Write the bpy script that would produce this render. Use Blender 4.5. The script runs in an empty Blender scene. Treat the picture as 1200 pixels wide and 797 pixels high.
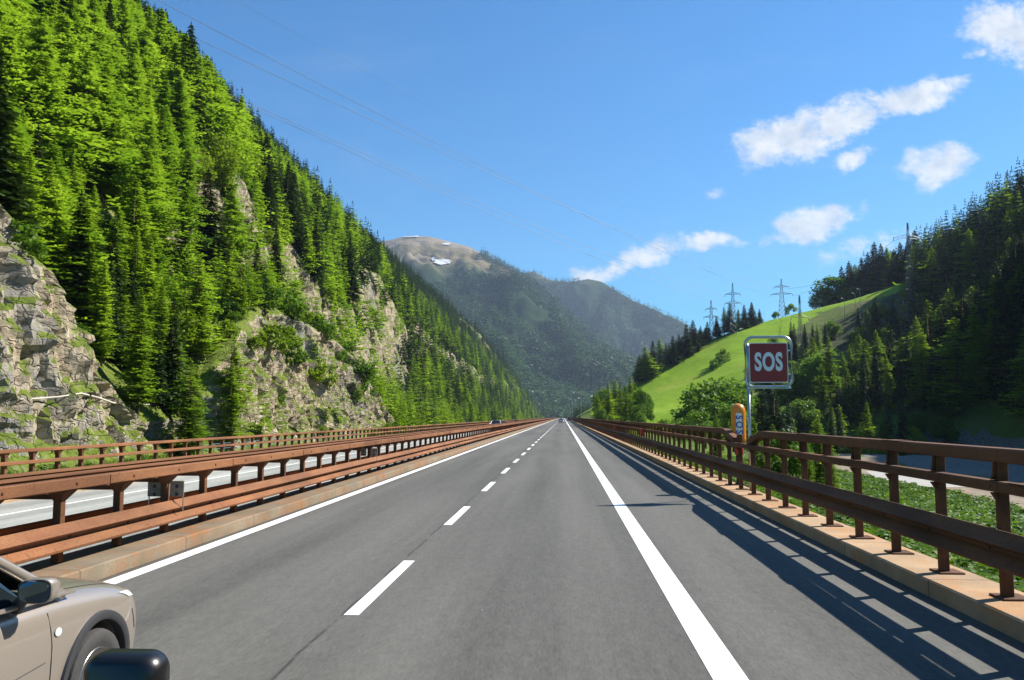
import bpy, bmesh, math, random
import numpy as np
from mathutils import Vector, Matrix, noise
from mathutils.bvhtree import BVHTree
R = math.radians
rnd = random.Random(7)
scene = bpy.context.scene
COL = scene.collection

# ------------------------------------------------------------------ camera
H = 2.1
YAW, PITCH = R(3.42), R(5.143)
F = 1000.0                     # focal length in photograph pixels (1200 wide)
cam_d = bpy.data.cameras.new('camera'); cam = bpy.data.objects.new('camera', cam_d); COL.objects.link(cam)
cam.location = (0, 0, H)
cam.rotation_euler = (R(90) + PITCH, 0, YAW)
cam_d.lens = 30.0; cam_d.sensor_width = 36.0; cam_d.clip_start = 0.05; cam_d.clip_end = 30000
scene.camera = cam
FW = Vector((-math.sin(YAW)*math.cos(PITCH), math.cos(YAW)*math.cos(PITCH), math.sin(PITCH)))
RT = Vector((math.cos(YAW), math.sin(YAW), 0)); UP = RT.cross(FW)
CAM = Vector((0, 0, H))
def ray(u, v): return (FW + RT*((u-600)/F) + UP*((398.5-v)/F)).normalized()
def at_y(u, v, Y):
    d = ray(u, v); return CAM + d*(Y/d.y)
def at_z(u, v, z):
    d = ray(u, v); return CAM + d*((z-H)/d.z)
def pix(P):
    d = Vector(P)-CAM; w = d.dot(FW)
    if w <= 0.1: return (-1e5, -1e5, w)
    return (600+F*d.dot(RT)/w, 398.5-F*d.dot(UP)/w, w)

# ------------------------------------------------------------------ render settings
scene.render.engine = 'CYCLES'
scene.cycles.use_denoising = True
scene.cycles.max_bounces = 6
scene.cycles.diffuse_bounces = 3
scene.cycles.glossy_bounces = 2
scene.cycles.transmission_bounces = 3
scene.cycles.volume_bounces = 0
scene.cycles.transparent_max_bounces = 6
scene.cycles.sample_clamp_indirect = 4
scene.view_settings.view_transform = 'Standard'
scene.view_settings.look = 'None'
scene.view_settings.exposure = 0.95
scene.view_settings.gamma = 1.0

# ------------------------------------------------------------------ node helpers
class NT:
    def __init__(s, tree): s.t = tree; s.n = tree.nodes; s.l = tree.links
    def new(s, typ, **kw):
        n = s.n.new(typ)
        for k, v in kw.items(): setattr(n, k, v)
        return n
    def put(s, sock, v):
        if isinstance(v, bpy.types.NodeSocket): s.l.new(v, sock)
        elif v is not None:
            if isinstance(v, (tuple, list)) and len(v) == 3 and sock.type == 'RGBA': v = (*v, 1)
            sock.default_value = v
    def math(s, op, a, b=None, c=None, clamp=False):
        n = s.new('ShaderNodeMath', operation=op); n.use_clamp = clamp
        s.put(n.inputs[0], a)
        if b is not None: s.put(n.inputs[1], b)
        if c is not None: s.put(n.inputs[2], c)
        return n.outputs[0]
    def noise(s, vec, scale, detail=4, rough=.55, dist=0, out=0):
        n = s.new('ShaderNodeTexNoise'); s.put(n.inputs['Vector'], vec); n.inputs['Scale'].default_value = scale
        n.inputs['Detail'].default_value = detail; n.inputs['Roughness'].default_value = rough; n.inputs['Distortion'].default_value = dist
        return n.outputs[out]
    def ramp(s, fac, stops, interp='LINEAR'):
        n = s.new('ShaderNodeValToRGB'); r = n.color_ramp; r.interpolation = interp
        while len(r.elements) > 1: r.elements.remove(r.elements[-1])
        for i, (p, c) in enumerate(stops):
            e = r.elements[0] if i == 0 else r.elements.new(p)
            e.position = p
            if not isinstance(c, (tuple, list)): c = (c, c, c)
            e.color = (*c, 1)
        s.put(n.inputs[0], fac); return n.outputs[0]
    def mix(s, fac, a, b, mode='MIX'):
        n = s.new('ShaderNodeMix', data_type='RGBA', blend_type=mode)
        s.put(n.inputs[0], fac); s.put(n.inputs[6], a); s.put(n.inputs[7], b); return n.outputs[2]
    def sstep(s, x, a, b):
        n = s.new('ShaderNodeMapRange', interpolation_type='SMOOTHSTEP'); s.put(n.inputs[0], x)
        n.inputs[1].default_value = a; n.inputs[2].default_value = b; return n.outputs[0]
    def mapping(s, vec, scale=(1, 1, 1), rot=(0, 0, 0), loc=(0, 0, 0)):
        n = s.new('ShaderNodeMapping'); s.put(n.inputs[0], vec)
        n.inputs['Scale'].default_value = scale; n.inputs['Rotation'].default_value = rot; n.inputs['Location'].default_value = loc
        return n.outputs[0]
    def bump(s, h, strength=.3, dist=.05):
        n = s.new('ShaderNodeBump'); s.put(n.inputs['Height'], h); n.inputs['Strength'].default_value = strength
        n.inputs['Distance'].default_value = dist; return n.outputs[0]
    def pos(s): return s.new('ShaderNodeNewGeometry').outputs['Position']
    def obj(s): return s.new('ShaderNodeTexCoord').outputs['Object']
    def sep(s, v): 
        n = s.new('ShaderNodeSeparateXYZ'); s.put(n.inputs[0], v); return n.outputs

def material(name):
    m = bpy.data.materials.new(name); m.use_nodes = True
    t = NT(m.node_tree); b = t.n['Principled BSDF']
    return m, t, b
def flat_mat(name, col, rough=.5, metal=0, var=.15, vscale=8, coat=0, bump=0, bscale=60):
    m, t, b = material(name)
    n = t.noise(t.obj(), vscale, 5)
    c = t.mix(t.math('MULTIPLY', t.ramp(n, [(.3, 0), (.7, 1)]), 1), tuple(x*(1-var) for x in col), tuple(min(1, x*(1+var)) for x in col))
    t.put(b.inputs['Base Color'], c)
    b.inputs['Roughness'].default_value = rough; b.inputs['Metallic'].default_value = metal
    b.inputs['Coat Weight'].default_value = coat; b.inputs['Coat Roughness'].default_value = .05
    if bump: t.put(b.inputs['Normal'], t.bump(t.noise(t.obj(), bscale, 4), bump, .01))
    return m

# ------------------------------------------------------------------ mesh builder
class MB:
    def __init__(s): s.v = []; s.f = []; s.m = []
    def quad(s, a, b, c, d, m=0):
        i = len(s.v); s.v += [tuple(a), tuple(b), tuple(c), tuple(d)]; s.f.append((i, i+1, i+2, i+3)); s.m.append(m)
    def tri(s, a, b, c, m=0):
        i = len(s.v); s.v += [tuple(a), tuple(b), tuple(c)]; s.f.append((i, i+1, i+2)); s.m.append(m)
    def poly(s, pts, m=0):
        i = len(s.v); s.v += [tuple(p) for p in pts]; s.f.append(tuple(range(i, i+len(pts)))); s.m.append(m)
    def box(s, x0, x1, y0, y1, z0, z1, m=0):
        i = len(s.v)
        s.v += [(x0,y0,z0),(x1,y0,z0),(x1,y1,z0),(x0,y1,z0),(x0,y0,z1),(x1,y0,z1),(x1,y1,z1),(x0,y1,z1)]
        for q in ((0,3,2,1),(4,5,6,7),(0,1,5,4),(1,2,6,5),(2,3,7,6),(3,0,4,7)):
            s.f.append(tuple(i+k for k in q)); s.m.append(m)
    def rings(s, rings, closed=True, caps=True, m=0):
        i0 = len(s.v); n = len(rings[0])
        for r in rings: s.v += [tuple(p) for p in r]
        for k in range(len(rings)-1):
            for j in range(n if closed else n-1):
                j2 = (j+1) % n
                s.f.append((i0+k*n+j, i0+k*n+j2, i0+(k+1)*n+j2, i0+(k+1)*n+j)); s.m.append(m)
        if caps and closed:
            s.f.append(tuple(i0+j for j in reversed(range(n)))); s.m.append(m)
            s.f.append(tuple(i0+(len(rings)-1)*n+j for j in range(n))); s.m.append(m)
    def tube(s, pts, rad, n=8, m=0, caps=True):
        pts = [Vector(p) for p in pts]; rs = rad if isinstance(rad, (list, tuple)) else [rad]*len(pts)
        rings = []
        for k, p in enumerate(pts):
            d = (pts[min(k+1, len(pts)-1)]-pts[max(k-1, 0)]).normalized()
            a = d.cross(Vector((0, 0, 1)))
            if a.length < 1e-3: a = Vector((1, 0, 0))
            a.normalize(); b = a.cross(d)
            rings.append([p + (a*math.cos(2*math.pi*j/n) + b*math.sin(2*math.pi*j/n))*rs[k] for j in range(n)])
        s.rings(rings, True, caps, m)
    def lathe(s, prof, c=(0, 0, 0), n=20, m=0):
        s.rings([[(c[0]+r*math.cos(2*math.pi*j/n), c[1]+r*math.sin(2*math.pi*j/n), c[2]+z) for j in range(n)] for r, z in prof], True, True, m)
    def extrude_y(s, prof, ys, closed=True, m=0, fx=None):
        """profile of (x, z) points swept along Y; fx(y) -> (dx, dz)"""
        rings = []
        for y in ys:
            dx, dz = fx(y) if fx else (0, 0)
            rings.append([(x+dx, y, z+dz) for x, z in prof])
        s.rings(rings, closed, closed, m)
    def build(s, name, mats, parent=None, smooth=False, loc=(0, 0, 0), auto=None):
        me = bpy.data.meshes.new(name); me.from_pydata(s.v, [], s.f)
        mats = mats if isinstance(mats, (list, tuple)) else [mats]
        for m in mats: me.materials.append(m)
        me.polygons.foreach_set('material_index', s.m)
        bm = bmesh.new(); bm.from_mesh(me); bmesh.ops.recalc_face_normals(bm, faces=bm.faces); bm.to_mesh(me); bm.free()
        if smooth: me.polygons.foreach_set('use_smooth', [True]*len(me.polygons))
        if auto is not None: 
            me.polygons.foreach_set('use_smooth', [True]*len(me.polygons)); me.set_sharp_from_angle(angle=R(auto))
        me.update()
        o = bpy.data.objects.new(name, me); COL.objects.link(o); o.location = loc
        if parent: o.parent = parent
        return o
def raw_mesh(name, verts, faces, mats, idx=None, smooth=False):
    me = bpy.data.meshes.new(name); me.from_pydata(verts, [], faces)
    for m in (mats if isinstance(mats, (list, tuple)) else [mats]): me.materials.append(m)
    if idx is not None: me.polygons.foreach_set('material_index', idx)
    if smooth: me.polygons.foreach_set('use_smooth', [True]*len(me.polygons))
    me.update(); return me
def link(name, me, parent=None):
    o = bpy.data.objects.new(name, me); COL.objects.link(o)
    if parent: o.parent = parent
    return o
def empty(name, loc=(0, 0, 0), rz=0):
    o = bpy.data.objects.new(name, None); COL.objects.link(o); o.location = loc; o.rotation_euler = (0, 0, rz)
    o.empty_display_size = .3; return o
def tag(o, label=None, cat=None, group=None, kind=None):
    if label: o['label'] = label
    if cat: o['category'] = cat
    if group: o['group'] = group
    if kind: o['kind'] = kind
    return o
def bevel(o, w, seg=2):
    m = o.modifiers.new('bevel', 'BEVEL'); m.width = w; m.segments = seg; m.limit_method = 'ANGLE'; m.angle_limit = R(40); return o

def interp(x, tab):
    if x <= tab[0][0]: return tab[0][1]
    for (a, va), (b, vb) in zip(tab, tab[1:]):
        if x <= b: return va + (vb-va)*(x-a)/(b-a)
    return tab[-1][1]
def S(t):
    t = max(0., min(1., t)); return t*t*(3-2*t)
def fbm(p, o=4, lac=2.1, g=.5):
    a = 1; s = 0; q = Vector(p)
    for _ in range(o):
        s += a*noise.noise(q); q = q*lac + Vector((3.1, 1.7, 5.3)); a *= g
    return s

# ------------------------------------------------------------------ sky, sun
SUN_AZ, SUN_EL = R(63), R(42.5)
w = bpy.data.worlds.new('World'); scene.world = w; w.use_nodes = True
t = NT(w.node_tree); bg = t.n['Background']
sky = t.new('ShaderNodeTexSky', sky_type='NISHITA'); sky.sun_disc = False
sky.sun_elevation = SUN_EL; sky.sun_rotation = SUN_AZ; sky.air_density = 1.35; sky.dust_density = .15; sky.ozone_density = 3.2; sky.altitude = 900
tc = t.new('ShaderNodeTexCoord').outputs['Generated']
sx, sy, sz = t.sep(tc)
ysafe = t.math('MAXIMUM', sy, .05)
cu, cv = t.math('DIVIDE', sx, ysafe), t.math('DIVIDE', sz, ysafe)
cmb = t.new('ShaderNodeCombineXYZ'); t.put(cmb.inputs[0], cu); t.put(cmb.inputs[1], cv); uvw = cmb.outputs[0]
warp = t.new('ShaderNodeTexNoise'); t.put(warp.inputs['Vector'], uvw); warp.inputs['Scale'].default_value = 14; warp.inputs['Detail'].default_value = 5
wv = t.new('ShaderNodeVectorMath', operation='MULTIPLY_ADD'); t.put(wv.inputs[0], warp.outputs['Color']); wv.inputs[1].default_value = (.07, .045, 0); 
sub = t.new('ShaderNodeVectorMath', operation='ADD'); t.put(sub.inputs[0], uvw); sub.inputs[1].default_value = (-.035, -.0225, 0); t.put(wv.inputs[2], sub.outputs[0])
pu, pv, _ = t.sep(wv.outputs[0])
#        u    v    half-width half-height tilt  density  (cumulus banks, as directions)
CLOUDS = [(925, 165, 66, 30, 10, 1.0), (985, 138, 62, 24, 14, 1.0), (1072, 114, 58, 18, 14, .95), (995, 190, 24, 14, 20, .6),
          (1096, 196, 46, 26, 12, .95), (958, 262, 52, 20, 14, .95), (920, 276, 32, 12, 10, .5), (832, 283, 36, 13, 2, .85), (765, 292, 44, 15, 12, .9),
          (706, 318, 46, 12, 12, .75), (1192, 40, 40, 62, 70, 1.0), (1140, 62, 22, 8, 10, .55), (826, 221, 14, 7, 5, .5), (1010, 290, 60, 10, 10, .25)]
mask = None
for (u, v, a, b, ang, den) in CLOUDS:
    d = ray(u, v); u0, v0 = d.x/d.y, d.z/d.y
    a, b = a*1.12/1000, b*1.12/1000; c_, s_ = math.cos(R(ang)), math.sin(R(ang))
    du, dv = t.math('SUBTRACT', pu, u0), t.math('SUBTRACT', pv, v0)
    x = t.math('MULTIPLY_ADD', du, c_/a, t.math('MULTIPLY', dv, s_/a))
    y = t.math('MULTIPLY_ADD', du, -s_/b, t.math('MULTIPLY', dv, c_/b))
    r2 = t.math('ADD', t.math('MULTIPLY', x, x), t.math('MULTIPLY', y, y))
    g = t.math('MULTIPLY', t.math('SUBTRACT', 1.0, r2), den)
    mask = g if mask is None else t.math('MAXIMUM', mask, g)
cn = t.math('ADD', t.math('MULTIPLY', t.noise(uvw, 34, 8, .62), .7), t.math('MULTIPLY', t.noise(t.mapping(uvw, (1, 1.8, 1), (0, 0, R(15))), 95, 6, .65), .3))
dens = t.math('ADD', mask, t.math('MULTIPLY', t.math('SUBTRACT', cn, .5), 3.4))
alpha = t.math('MULTIPLY', t.sstep(dens, -.12, 1.0), t.sstep(mask, -.85, .3))
wisp = t.math('MULTIPLY', t.sstep(t.noise(t.mapping(uvw, (3, 9, 1), (0, 0, R(12))), 1.0, 6, .6), .5, .85), .10)
alpha = t.math('MAXIMUM', alpha, wisp)
shade = t.ramp(t.noise(uvw, 26, 5, .55), [(.33, (6.2, 7.0, 8.2)), (.60, (9.8, 9.9, 10.0))])
skyc = t.mix(1.0, sky.outputs[0], (.31, .98, 1.48), 'MULTIPLY')
t.put(bg.inputs[0], t.mix(t.math('MULTIPLY', alpha, .96), skyc, shade))
bg.inputs[1].default_value = 0.05
sl = bpy.data.lights.new('sun', 'SUN'); sl.energy = 5.0; sl.angle = R(.53); sl.color = (1, .955, .87)
so = bpy.data.objects.new('sun', sl); COL.objects.link(so)
sd = Vector((math.sin(SUN_AZ)*math.cos(SUN_EL), math.cos(SUN_AZ)*math.cos(SUN_EL), math.sin(SUN_EL)))
so.rotation_euler = sd.to_track_quat('Z', 'Y').to_euler(); so.location = (60, 0, 120)

# ------------------------------------------------------------------ materials
def asphalt(name, base, streak=True):
    m, t, b = material(name); p = t.pos()
    fine = t.noise(p, 90, 3, .7); mid = t.noise(t.mapping(p, (1.6, .05, 1)), 1.0, 5, .6); big = t.noise(t.mapping(p, (.9, .12, 1)), .35, 4)
    grain = t.noise(t.mapping(p, (38, 7, 1)), 1.0, 4, .75)
    k = t.math('ADD', t.math('MULTIPLY', t.math('SUBTRACT', mid, .5), .9), t.math('MULTIPLY', t.math('SUBTRACT', fine, .5), .9))
    k = t.math('ADD', k, t.math('MULTIPLY', t.math('SUBTRACT', grain, .5), 1.35))
    k = t.math('ADD', k, t.math('MULTIPLY', t.math('SUBTRACT', big, .5), 1.3))
    mot = t.noise(t.mapping(p, (9, 2.2, 1)), 1.0, 5, .7)
    k = t.math('ADD', k, t.math('MULTIPLY', t.math('SUBTRACT', mot, .5), .8))
    x, y, z = t.sep(p)
    # wheel tracks polished lighter, oil line in the lane centre, per lane
    wav = t.math('SINE', t.math('MULTIPLY_ADD', x, 2*math.pi/1.79, .9))
    k = t.math('ADD', k, t.math('MULTIPLY', wav, .10))
    col = t.mix(t.math('ADD', k, .5, clamp=True), tuple(c*.55 for c in base), tuple(c*1.45 for c in base))
    # sealed joint under the lane line
    jn = t.noise(t.mapping(p, (.0, .8, 0)), 1.0, 4)
    jx = t.math('ABSOLUTE', t.math('SUBTRACT', t.math('MULTIPLY_ADD', t.math('SUBTRACT', jn, .5), .12, x), -2.36))
    crack = t.math('MULTIPLY', t.math('SUBTRACT', 1, t.sstep(jx, .004, .028)), t.sstep(t.noise(t.mapping(p, (0, 1.3, 0)), 1, 3), .38, .52))
    col = t.mix(t.math('MULTIPLY', crack, .75 if streak else 0), col, (.02, .02, .02))
    dirt = t.math('MULTIPLY', t.math('ADD', t.math('SUBTRACT', 1, t.sstep(x, -5.99, -5.84)), t.sstep(x, 4.0, 4.28)), t.sstep(t.noise(t.mapping(p, (3, .6, 1)), 1.0, 4), .2, .6), clamp=True)
    if streak: col = t.mix(t.math('MULTIPLY', dirt, .8), col, (.06, .05, .035))
    v = t.new('ShaderNodeTexVoronoi'); t.put(v.inputs['Vector'], t.mapping(p, (1, .6, 1))); v.inputs['Scale'].default_value = 2.2
    spot = t.math('MULTIPLY', t.math('SUBTRACT', 1, t.sstep(v.outputs['Distance'], .02, .05)), t.sstep(t.noise(p, 1.3, 2), .55, .6))
    col = t.mix(t.math('MULTIPLY', spot, .5), col, (.3, .3, .28))
    t.put(b.inputs['Base Color'], col); b.inputs['Roughness'].default_value = .82
    b.inputs['Specular IOR Level'].default_value = .35
    t.put(b.inputs['Normal'], t.bump(t.noise(p, 160, 2, .7), .5, .006))
    return m
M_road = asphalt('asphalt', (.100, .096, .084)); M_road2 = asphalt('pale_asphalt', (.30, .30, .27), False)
def paint(name):
    m, t, b = material(name); p = t.pos()
    wear = t.math('MAXIMUM', t.sstep(t.noise(t.mapping(p, (60, 18, 1)), 1.0, 4, .7), .56, .68), t.sstep(t.noise(t.mapping(p, (7, 1.1, 1)), 1.0, 6, .75), .60, .72))
    t.put(b.inputs['Base Color'], t.mix(t.math('MULTIPLY', wear, .6), t.mix(t.noise(p, 1.5, 3), (.74, .74, .72), (.86, .86, .84)), (.25, .25, .24)))
    b.inputs['Roughness'].default_value = .6; return m
M_paint = paint('road_paint')
def concrete(name, base, rust=0., rustcol=(.42, .17, .045)):
    m, t, b = material(name); p = t.pos()
    n1 = t.noise(p, 1.1, 6, .6); n2 = t.noise(p, 18, 4, .6)
    col = t.mix(t.ramp(n1, [(.3, 0), (.7, 1)]), tuple(c*.7 for c in base), tuple(c*1.2 for c in base))
    col = t.mix(t.math('MULTIPLY', t.sstep(n2, .52, .72), .4), col, tuple(c*.55 for c in base))
    if rust:
        rn = t.noise(t.mapping(p, (1.2, .75, 2.2)), 1.0, 6, .68)
        rn2 = t.noise(t.mapping(p, (2, 6, 1.5)), 1.0, 5, .7)
        f = t.math('MULTIPLY', t.sstep(t.math('ADD', t.math('MULTIPLY', rn, .65), t.math('MULTIPLY', rn2, .35)), .54-rust*.2, .66), .95)
        col = t.mix(f, col, t.mix(rn2, tuple(c*.75 for c in rustcol), tuple(c*1.3 for c in rustcol)))
    x, y, z = t.sep(p)
    jt = t.math('ABSOLUTE', t.math('SUBTRACT', t.math('FRACT', t.math('MULTIPLY', y, 1/3.0)), .5))
    col = t.mix(t.math('MULTIPLY', t.math('SUBTRACT', 1, t.sstep(jt, .003, .007)), .7), col, (.06, .05, .04))
    t.put(b.inputs['Base Color'], col); b.inputs['Roughness'].default_value = .9
    t.put(b.inputs['Normal'], t.bump(t.noise(p, 25, 6, .7), .5, .02)); return m
M_kerbL = concrete('stained_kerb', (.20, .16, .105), .55, (.26, .105, .03))
M_kerbR = concrete('rust_washed_kerb', (.40, .27, .155), .34, (.40, .19, .07))
M_conc = concrete('dark_concrete', (.12, .115, .105))
def rust(name, c1, c2, c3):
    m, t, b = material(name); p = t.pos()
    n1 = t.noise(t.mapping(p, (1, .25, 1)), 2.2, 6, .62); n2 = t.noise(p, 26, 5, .65)
    col = t.mix(t.ramp(n1, [(.32, 0), (.68, 1)]), c1, c2)
    col = t.mix(t.math('MULTIPLY', t.sstep(n2, .5, .72), .75), col, c3)
    col = t.mix(1, col, t.ramp(t.noise(t.mapping(p, (.6, .22, 1.5)), 1.0, 3, .6), [(.34, (.68, .66, .66)), (.5, (1, 1, 1)), (.66, (1.25, 1.18, 1.1))]), 'MULTIPLY')
    dr = t.noise(t.mapping(p, (3, 7, .6)), 1.0, 4, .6)
    col = t.mix(t.math('MULTIPLY', t.sstep(dr, .58, .75), .5), col, tuple(c*.45 for c in c1))
    t.put(b.inputs['Base Color'], col); b.inputs['Roughness'].default_value = .78; b.inputs['Specular IOR Level'].default_value = .25
    t.put(b.inputs['Normal'], t.bump(n2, .35, .01)); return m
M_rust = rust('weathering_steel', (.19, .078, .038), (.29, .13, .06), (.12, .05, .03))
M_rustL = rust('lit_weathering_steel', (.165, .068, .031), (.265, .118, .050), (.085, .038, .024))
M_rustR = rust('shaded_weathering_steel', (.098, .041, .019), (.18, .078, .034), (.055, .026, .016))  # same steel in darker colour, painting in the shade on right rails and posts
M_galv = flat_mat('galvanised_steel', (.52, .54, .55), .32, .9, .12, 5)
M_red = flat_mat('sign_red', (.29, .012, .010), .35, 0, .06, 3)
M_white = flat_mat('sign_white', (.82, .82, .80), .4, 0, .03)
M_blue = flat_mat('letter_blue', (.01, .10, .34), .4, 0, .05)
M_orange = flat_mat('column_orange', (.72, .24, .02), .35, 0, .12, 3)
M_redplas = flat_mat('red_plastic', (.55, .03, .015), .4)
M_black = flat_mat('black_plastic', (.008, .008, .009), .32, 0, .2, 20)
M_trim = flat_mat('dark_trim', (.035, .036, .04), .6, 0, .1, 20)
M_tyre = flat_mat('tyre_rubber', (.045, .042, .04), .8, 0, .15, 12, bump=.3)
M_rim = flat_mat('alloy', (.45, .45, .44), .3, .9, .05)
M_dark = flat_mat('dark_void', (.006, .006, .006), .9)
M_grey = flat_mat('grey_box', (.26, .22, .155), .7, 0, .25, 12)
M_lamp = flat_mat('lamp_clear', (.75, .78, .78), .15, .3, .05)
M_tail = flat_mat('tail_lamp', (.45, .01, .01), .2)
M_lattice = flat_mat('lattice_steel', (.16, .18, .19), .5, .4, .1)
M_wire = flat_mat('wire_steel', (.20, .21, .22), .5, .3, .05)
M_pale = flat_mat('pale_wood', (.55, .50, .42), .8, 0, .2)
def car_paint(name, col):
    m, t, b = material(name)
    fl = t.noise(t.obj(), 900, 2, .5)
    t.put(b.inputs['Base Color'], t.mix(fl, tuple(c*.88 for c in col), tuple(min(1, c*1.12) for c in col)))
    b.inputs['Metallic'].default_value = .45; b.inputs['Roughness'].default_value = .38
    b.inputs['Coat Weight'].default_value = .9; b.inputs['Coat Roughness'].default_value = .04; return m
M_beige = car_paint('champagne_paint', (.345, .292, .24))
M_carwhite = flat_mat('white_paint', (.85, .85, .86), .35, 0, .02); M_carsilver = car_paint('silver_paint', (.55, .58, .62)); M_cardark = car_paint('dark_paint', (.03, .035, .05))
m, t, b = material('tinted_glass'); M_glass = m
t.put(b.inputs['Base Color'], t.mix(t.noise(t.obj(), 3, 2), (.008, .012, .014), (.014, .02, .024))); b.inputs['Roughness'].default_value = .04; b.inputs['Specular IOR Level'].default_value = .6
m, t, b = material('mirror_glass'); M_mirror = m
t.put(b.inputs['Base Color'], t.mix(t.noise(t.obj(), 4, 2), (.10, .15, .16), (.20, .27, .28))); b.inputs['Metallic'].default_value = 1; b.inputs['Roughness'].default_value = .06

def foliage(name, ca, cb, trans=.3, scale=.35, rough=.55):
    m, t, b = material(name); p = t.pos(); o = t.n['Material Output']
    oi = t.new('ShaderNodeObjectInfo').outputs['Random']
    n = t.noise(p, scale, 3, .6); n2 = t.noise(p, scale*9, 2, .6)
    f = t.math('ADD', t.math('ADD', t.math('MULTIPLY', t.math('SUBTRACT', n, .5), 1.3), t.math('MULTIPLY', t.math('SUBTRACT', n2, .5), .9)), t.math('MULTIPLY_ADD', oi, .7, .15), clamp=True)
    col = t.mix(f, ca, cb)
    t.put(b.inputs['Base Color'], col); b.inputs['Roughness'].default_value = rough; b.inputs['Specular IOR Level'].default_value = .15
    tr = t.new('ShaderNodeBsdfTranslucent'); t.put(tr.inputs[0], t.mix(1, col, (1.15, 1.25, .6), 'MULTIPLY'))
    mx = t.new('ShaderNodeMixShader'); mx.inputs[0].default_value = trans
    t.l.new(b.outputs[0], mx.inputs[1]); t.l.new(tr.outputs[0], mx.inputs[2]); t.l.new(mx.outputs[0], o.inputs[0])
    return m
M_larch = foliage('larch_needles', (.105, .190, .014), (.275, .375, .036), .64)
M_spruce = foliage('spruce_needles', (.016, .040, .010), (.050, .085, .018), .18)
M_spruce_far = foliage('far_spruce_needles', (.018, .052, .020), (.048, .098, .030), .1, .02)
M_larch_far = foliage('far_larch_needles', (.045, .105, .018), (.085, .165, .03), .2, .02)
M_leaf = foliage('broad_leaves', (.060, .130, .012), (.150, .250, .025), .38)
M_leafy = foliage('yellow_green_leaves', (.13, .20, .012), (.24, .32, .02), .4)
M_herb = foliage('herb_leaves', (.042, .10, .012), (.15, .25, .02), .35, 1.6)
M_bark = flat_mat('bark', (.11, .08, .055), .9, 0, .3, 6, bump=.5, bscale=20)

# ------------------------------------------------------------------ road and decks (setting)
Y0, Y1 = -25, 1300
ys_road = [Y0 + (Y1-Y0)*k/60 for k in range(61)]
def sheet(name, x0, x1, z0, z1, mat, ys=ys_road, kind='structure'):
    mb = MB()
    for a, b in zip(ys, ys[1:]): mb.quad((x0, a, z0), (x1, a, z1), (x1, b, z1), (x0, b, z0))
    o = mb.build(name, mat); tag(o, kind=kind); return o
sheet('road', -6.1, 4.4, 0, 0, M_road)
tag(bpy.data.objects['road'], 'grey asphalt carriageway running straight to the valley end', 'road')
def zf(x): return -.42 - .025*(abs(x)-8)
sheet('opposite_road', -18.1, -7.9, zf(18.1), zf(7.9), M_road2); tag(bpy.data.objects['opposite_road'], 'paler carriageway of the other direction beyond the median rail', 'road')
mb = MB()
def strip(x, wdt, a, b, z=.004, n=1):
    for k in range(n):
        p, q = a+(b-a)*k/n, a+(b-a)*(k+1)/n
        mb.quad((x-wdt/2, p, z), (x+wdt/2, p, z), (x+wdt/2, q, z), (x-wdt/2, q, z))
strip(1.33, .285, Y0, 1200, n=40); strip(-5.755, .24, Y0, 1200, n=40)
y = 9.17-7.6*4
while y < 1100:
    strip(-2.26, .165, y, y+3.45); y += 7.6
lm = mb.build('lane_markings', M_paint); tag(lm, 'white edge lines and lane dashes painted on the road', 'road marking', kind='structure')
mb = MB(); strip(-15.5, .16, Y0, 1200, zf(15.5)+.006, 40); strip(-8.55, .16, Y0, 1200, zf(8.55)+.006, 40)
y = -20
while y < 900: strip(-12.0, .14, y, y+3.45, zf(12)+.006); y += 7.6
tag(mb.build('opposite_lane_markings', M_paint), 'white lines painted on the opposite carriageway', 'road marking', kind='structure')
def kerb(name, x0, x1, z0, z1, mat, label, chip=0):
    mb = MB(); ys = []; y = Y0
    while y < 1250: ys.append(y); y += .5 if y < 60 else (4 if y < 250 else 40)
    fx = lambda yy: (chip*noise.noise((yy*.9, x0, 0)), chip*.5*noise.noise((yy*1.3, x1, 4)))
    mb.extrude_y([(x0, z0), (x1, z0), (x1, z1-.02), (x1-.02, z1), (x0+.02, z1), (x0, z1-.02)], ys, fx=fx)
    o = mb.build(name, mat); tag(o, label, 'kerb', kind='structure')
kerb('kerb', 4.27, 5.0, -.5, .2, M_kerbR, 'rust washed concrete kerb under the right guard rail', .012)
kerb('kerb', -6.95, -6.01, -.6, .2, M_kerbL, 'rust stained concrete kerb under the median guard rail', .015)
kerb('kerb', -18.75, -18.05, -1.2, zf(18)+.16, M_kerbR, 'concrete kerb under the far guard rail', .01)
kerb('kerb', -8.2, -7.75, -1.2, zf(8)+.10, M_conc, 'low dark kerb between the two carriageways', .01)
sheet('median_gutter', -7.8, -6.9, -.55, -.55, M_conc)

# ------------------------------------------------------------------ guard rails
def wprof(x, z0, z1, out):       # W-beam face profile as a thin closed shell; out = +1 bulges to +X
    zs = [0, .05, .10, .18, .40, .46, .54, .60, .68, .90, 1]; dx = [0, .05, .11, .12, .03, .0, .0, .07, .12, .03, 0]
    f = [(x+out*d, z0+(z1-z0)*k) for k, d in zip(zs, dx)]
    return f + [(px-out*.012, pz) for px, pz in reversed(f)]
def ys_rail(a, b):
    out = []; y = a
    while y < b: out.append(y); y += 1.5 if y < 120 else (6 if y < 300 else 40)
    return out+[b]
def jit(seed, amp): return lambda y: (amp*noise.noise((y*.16, seed, 0)), amp*noise.noise((y*.13, seed, 7)))
def boxp(x0, x1, z0, z1, c=.015): return [(x0+c, z0), (x1-c, z0), (x1, z0+c), (x1, z1-c), (x1-c, z1), (x0+c, z1), (x0, z1-c), (x0, z0+c)]

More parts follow.
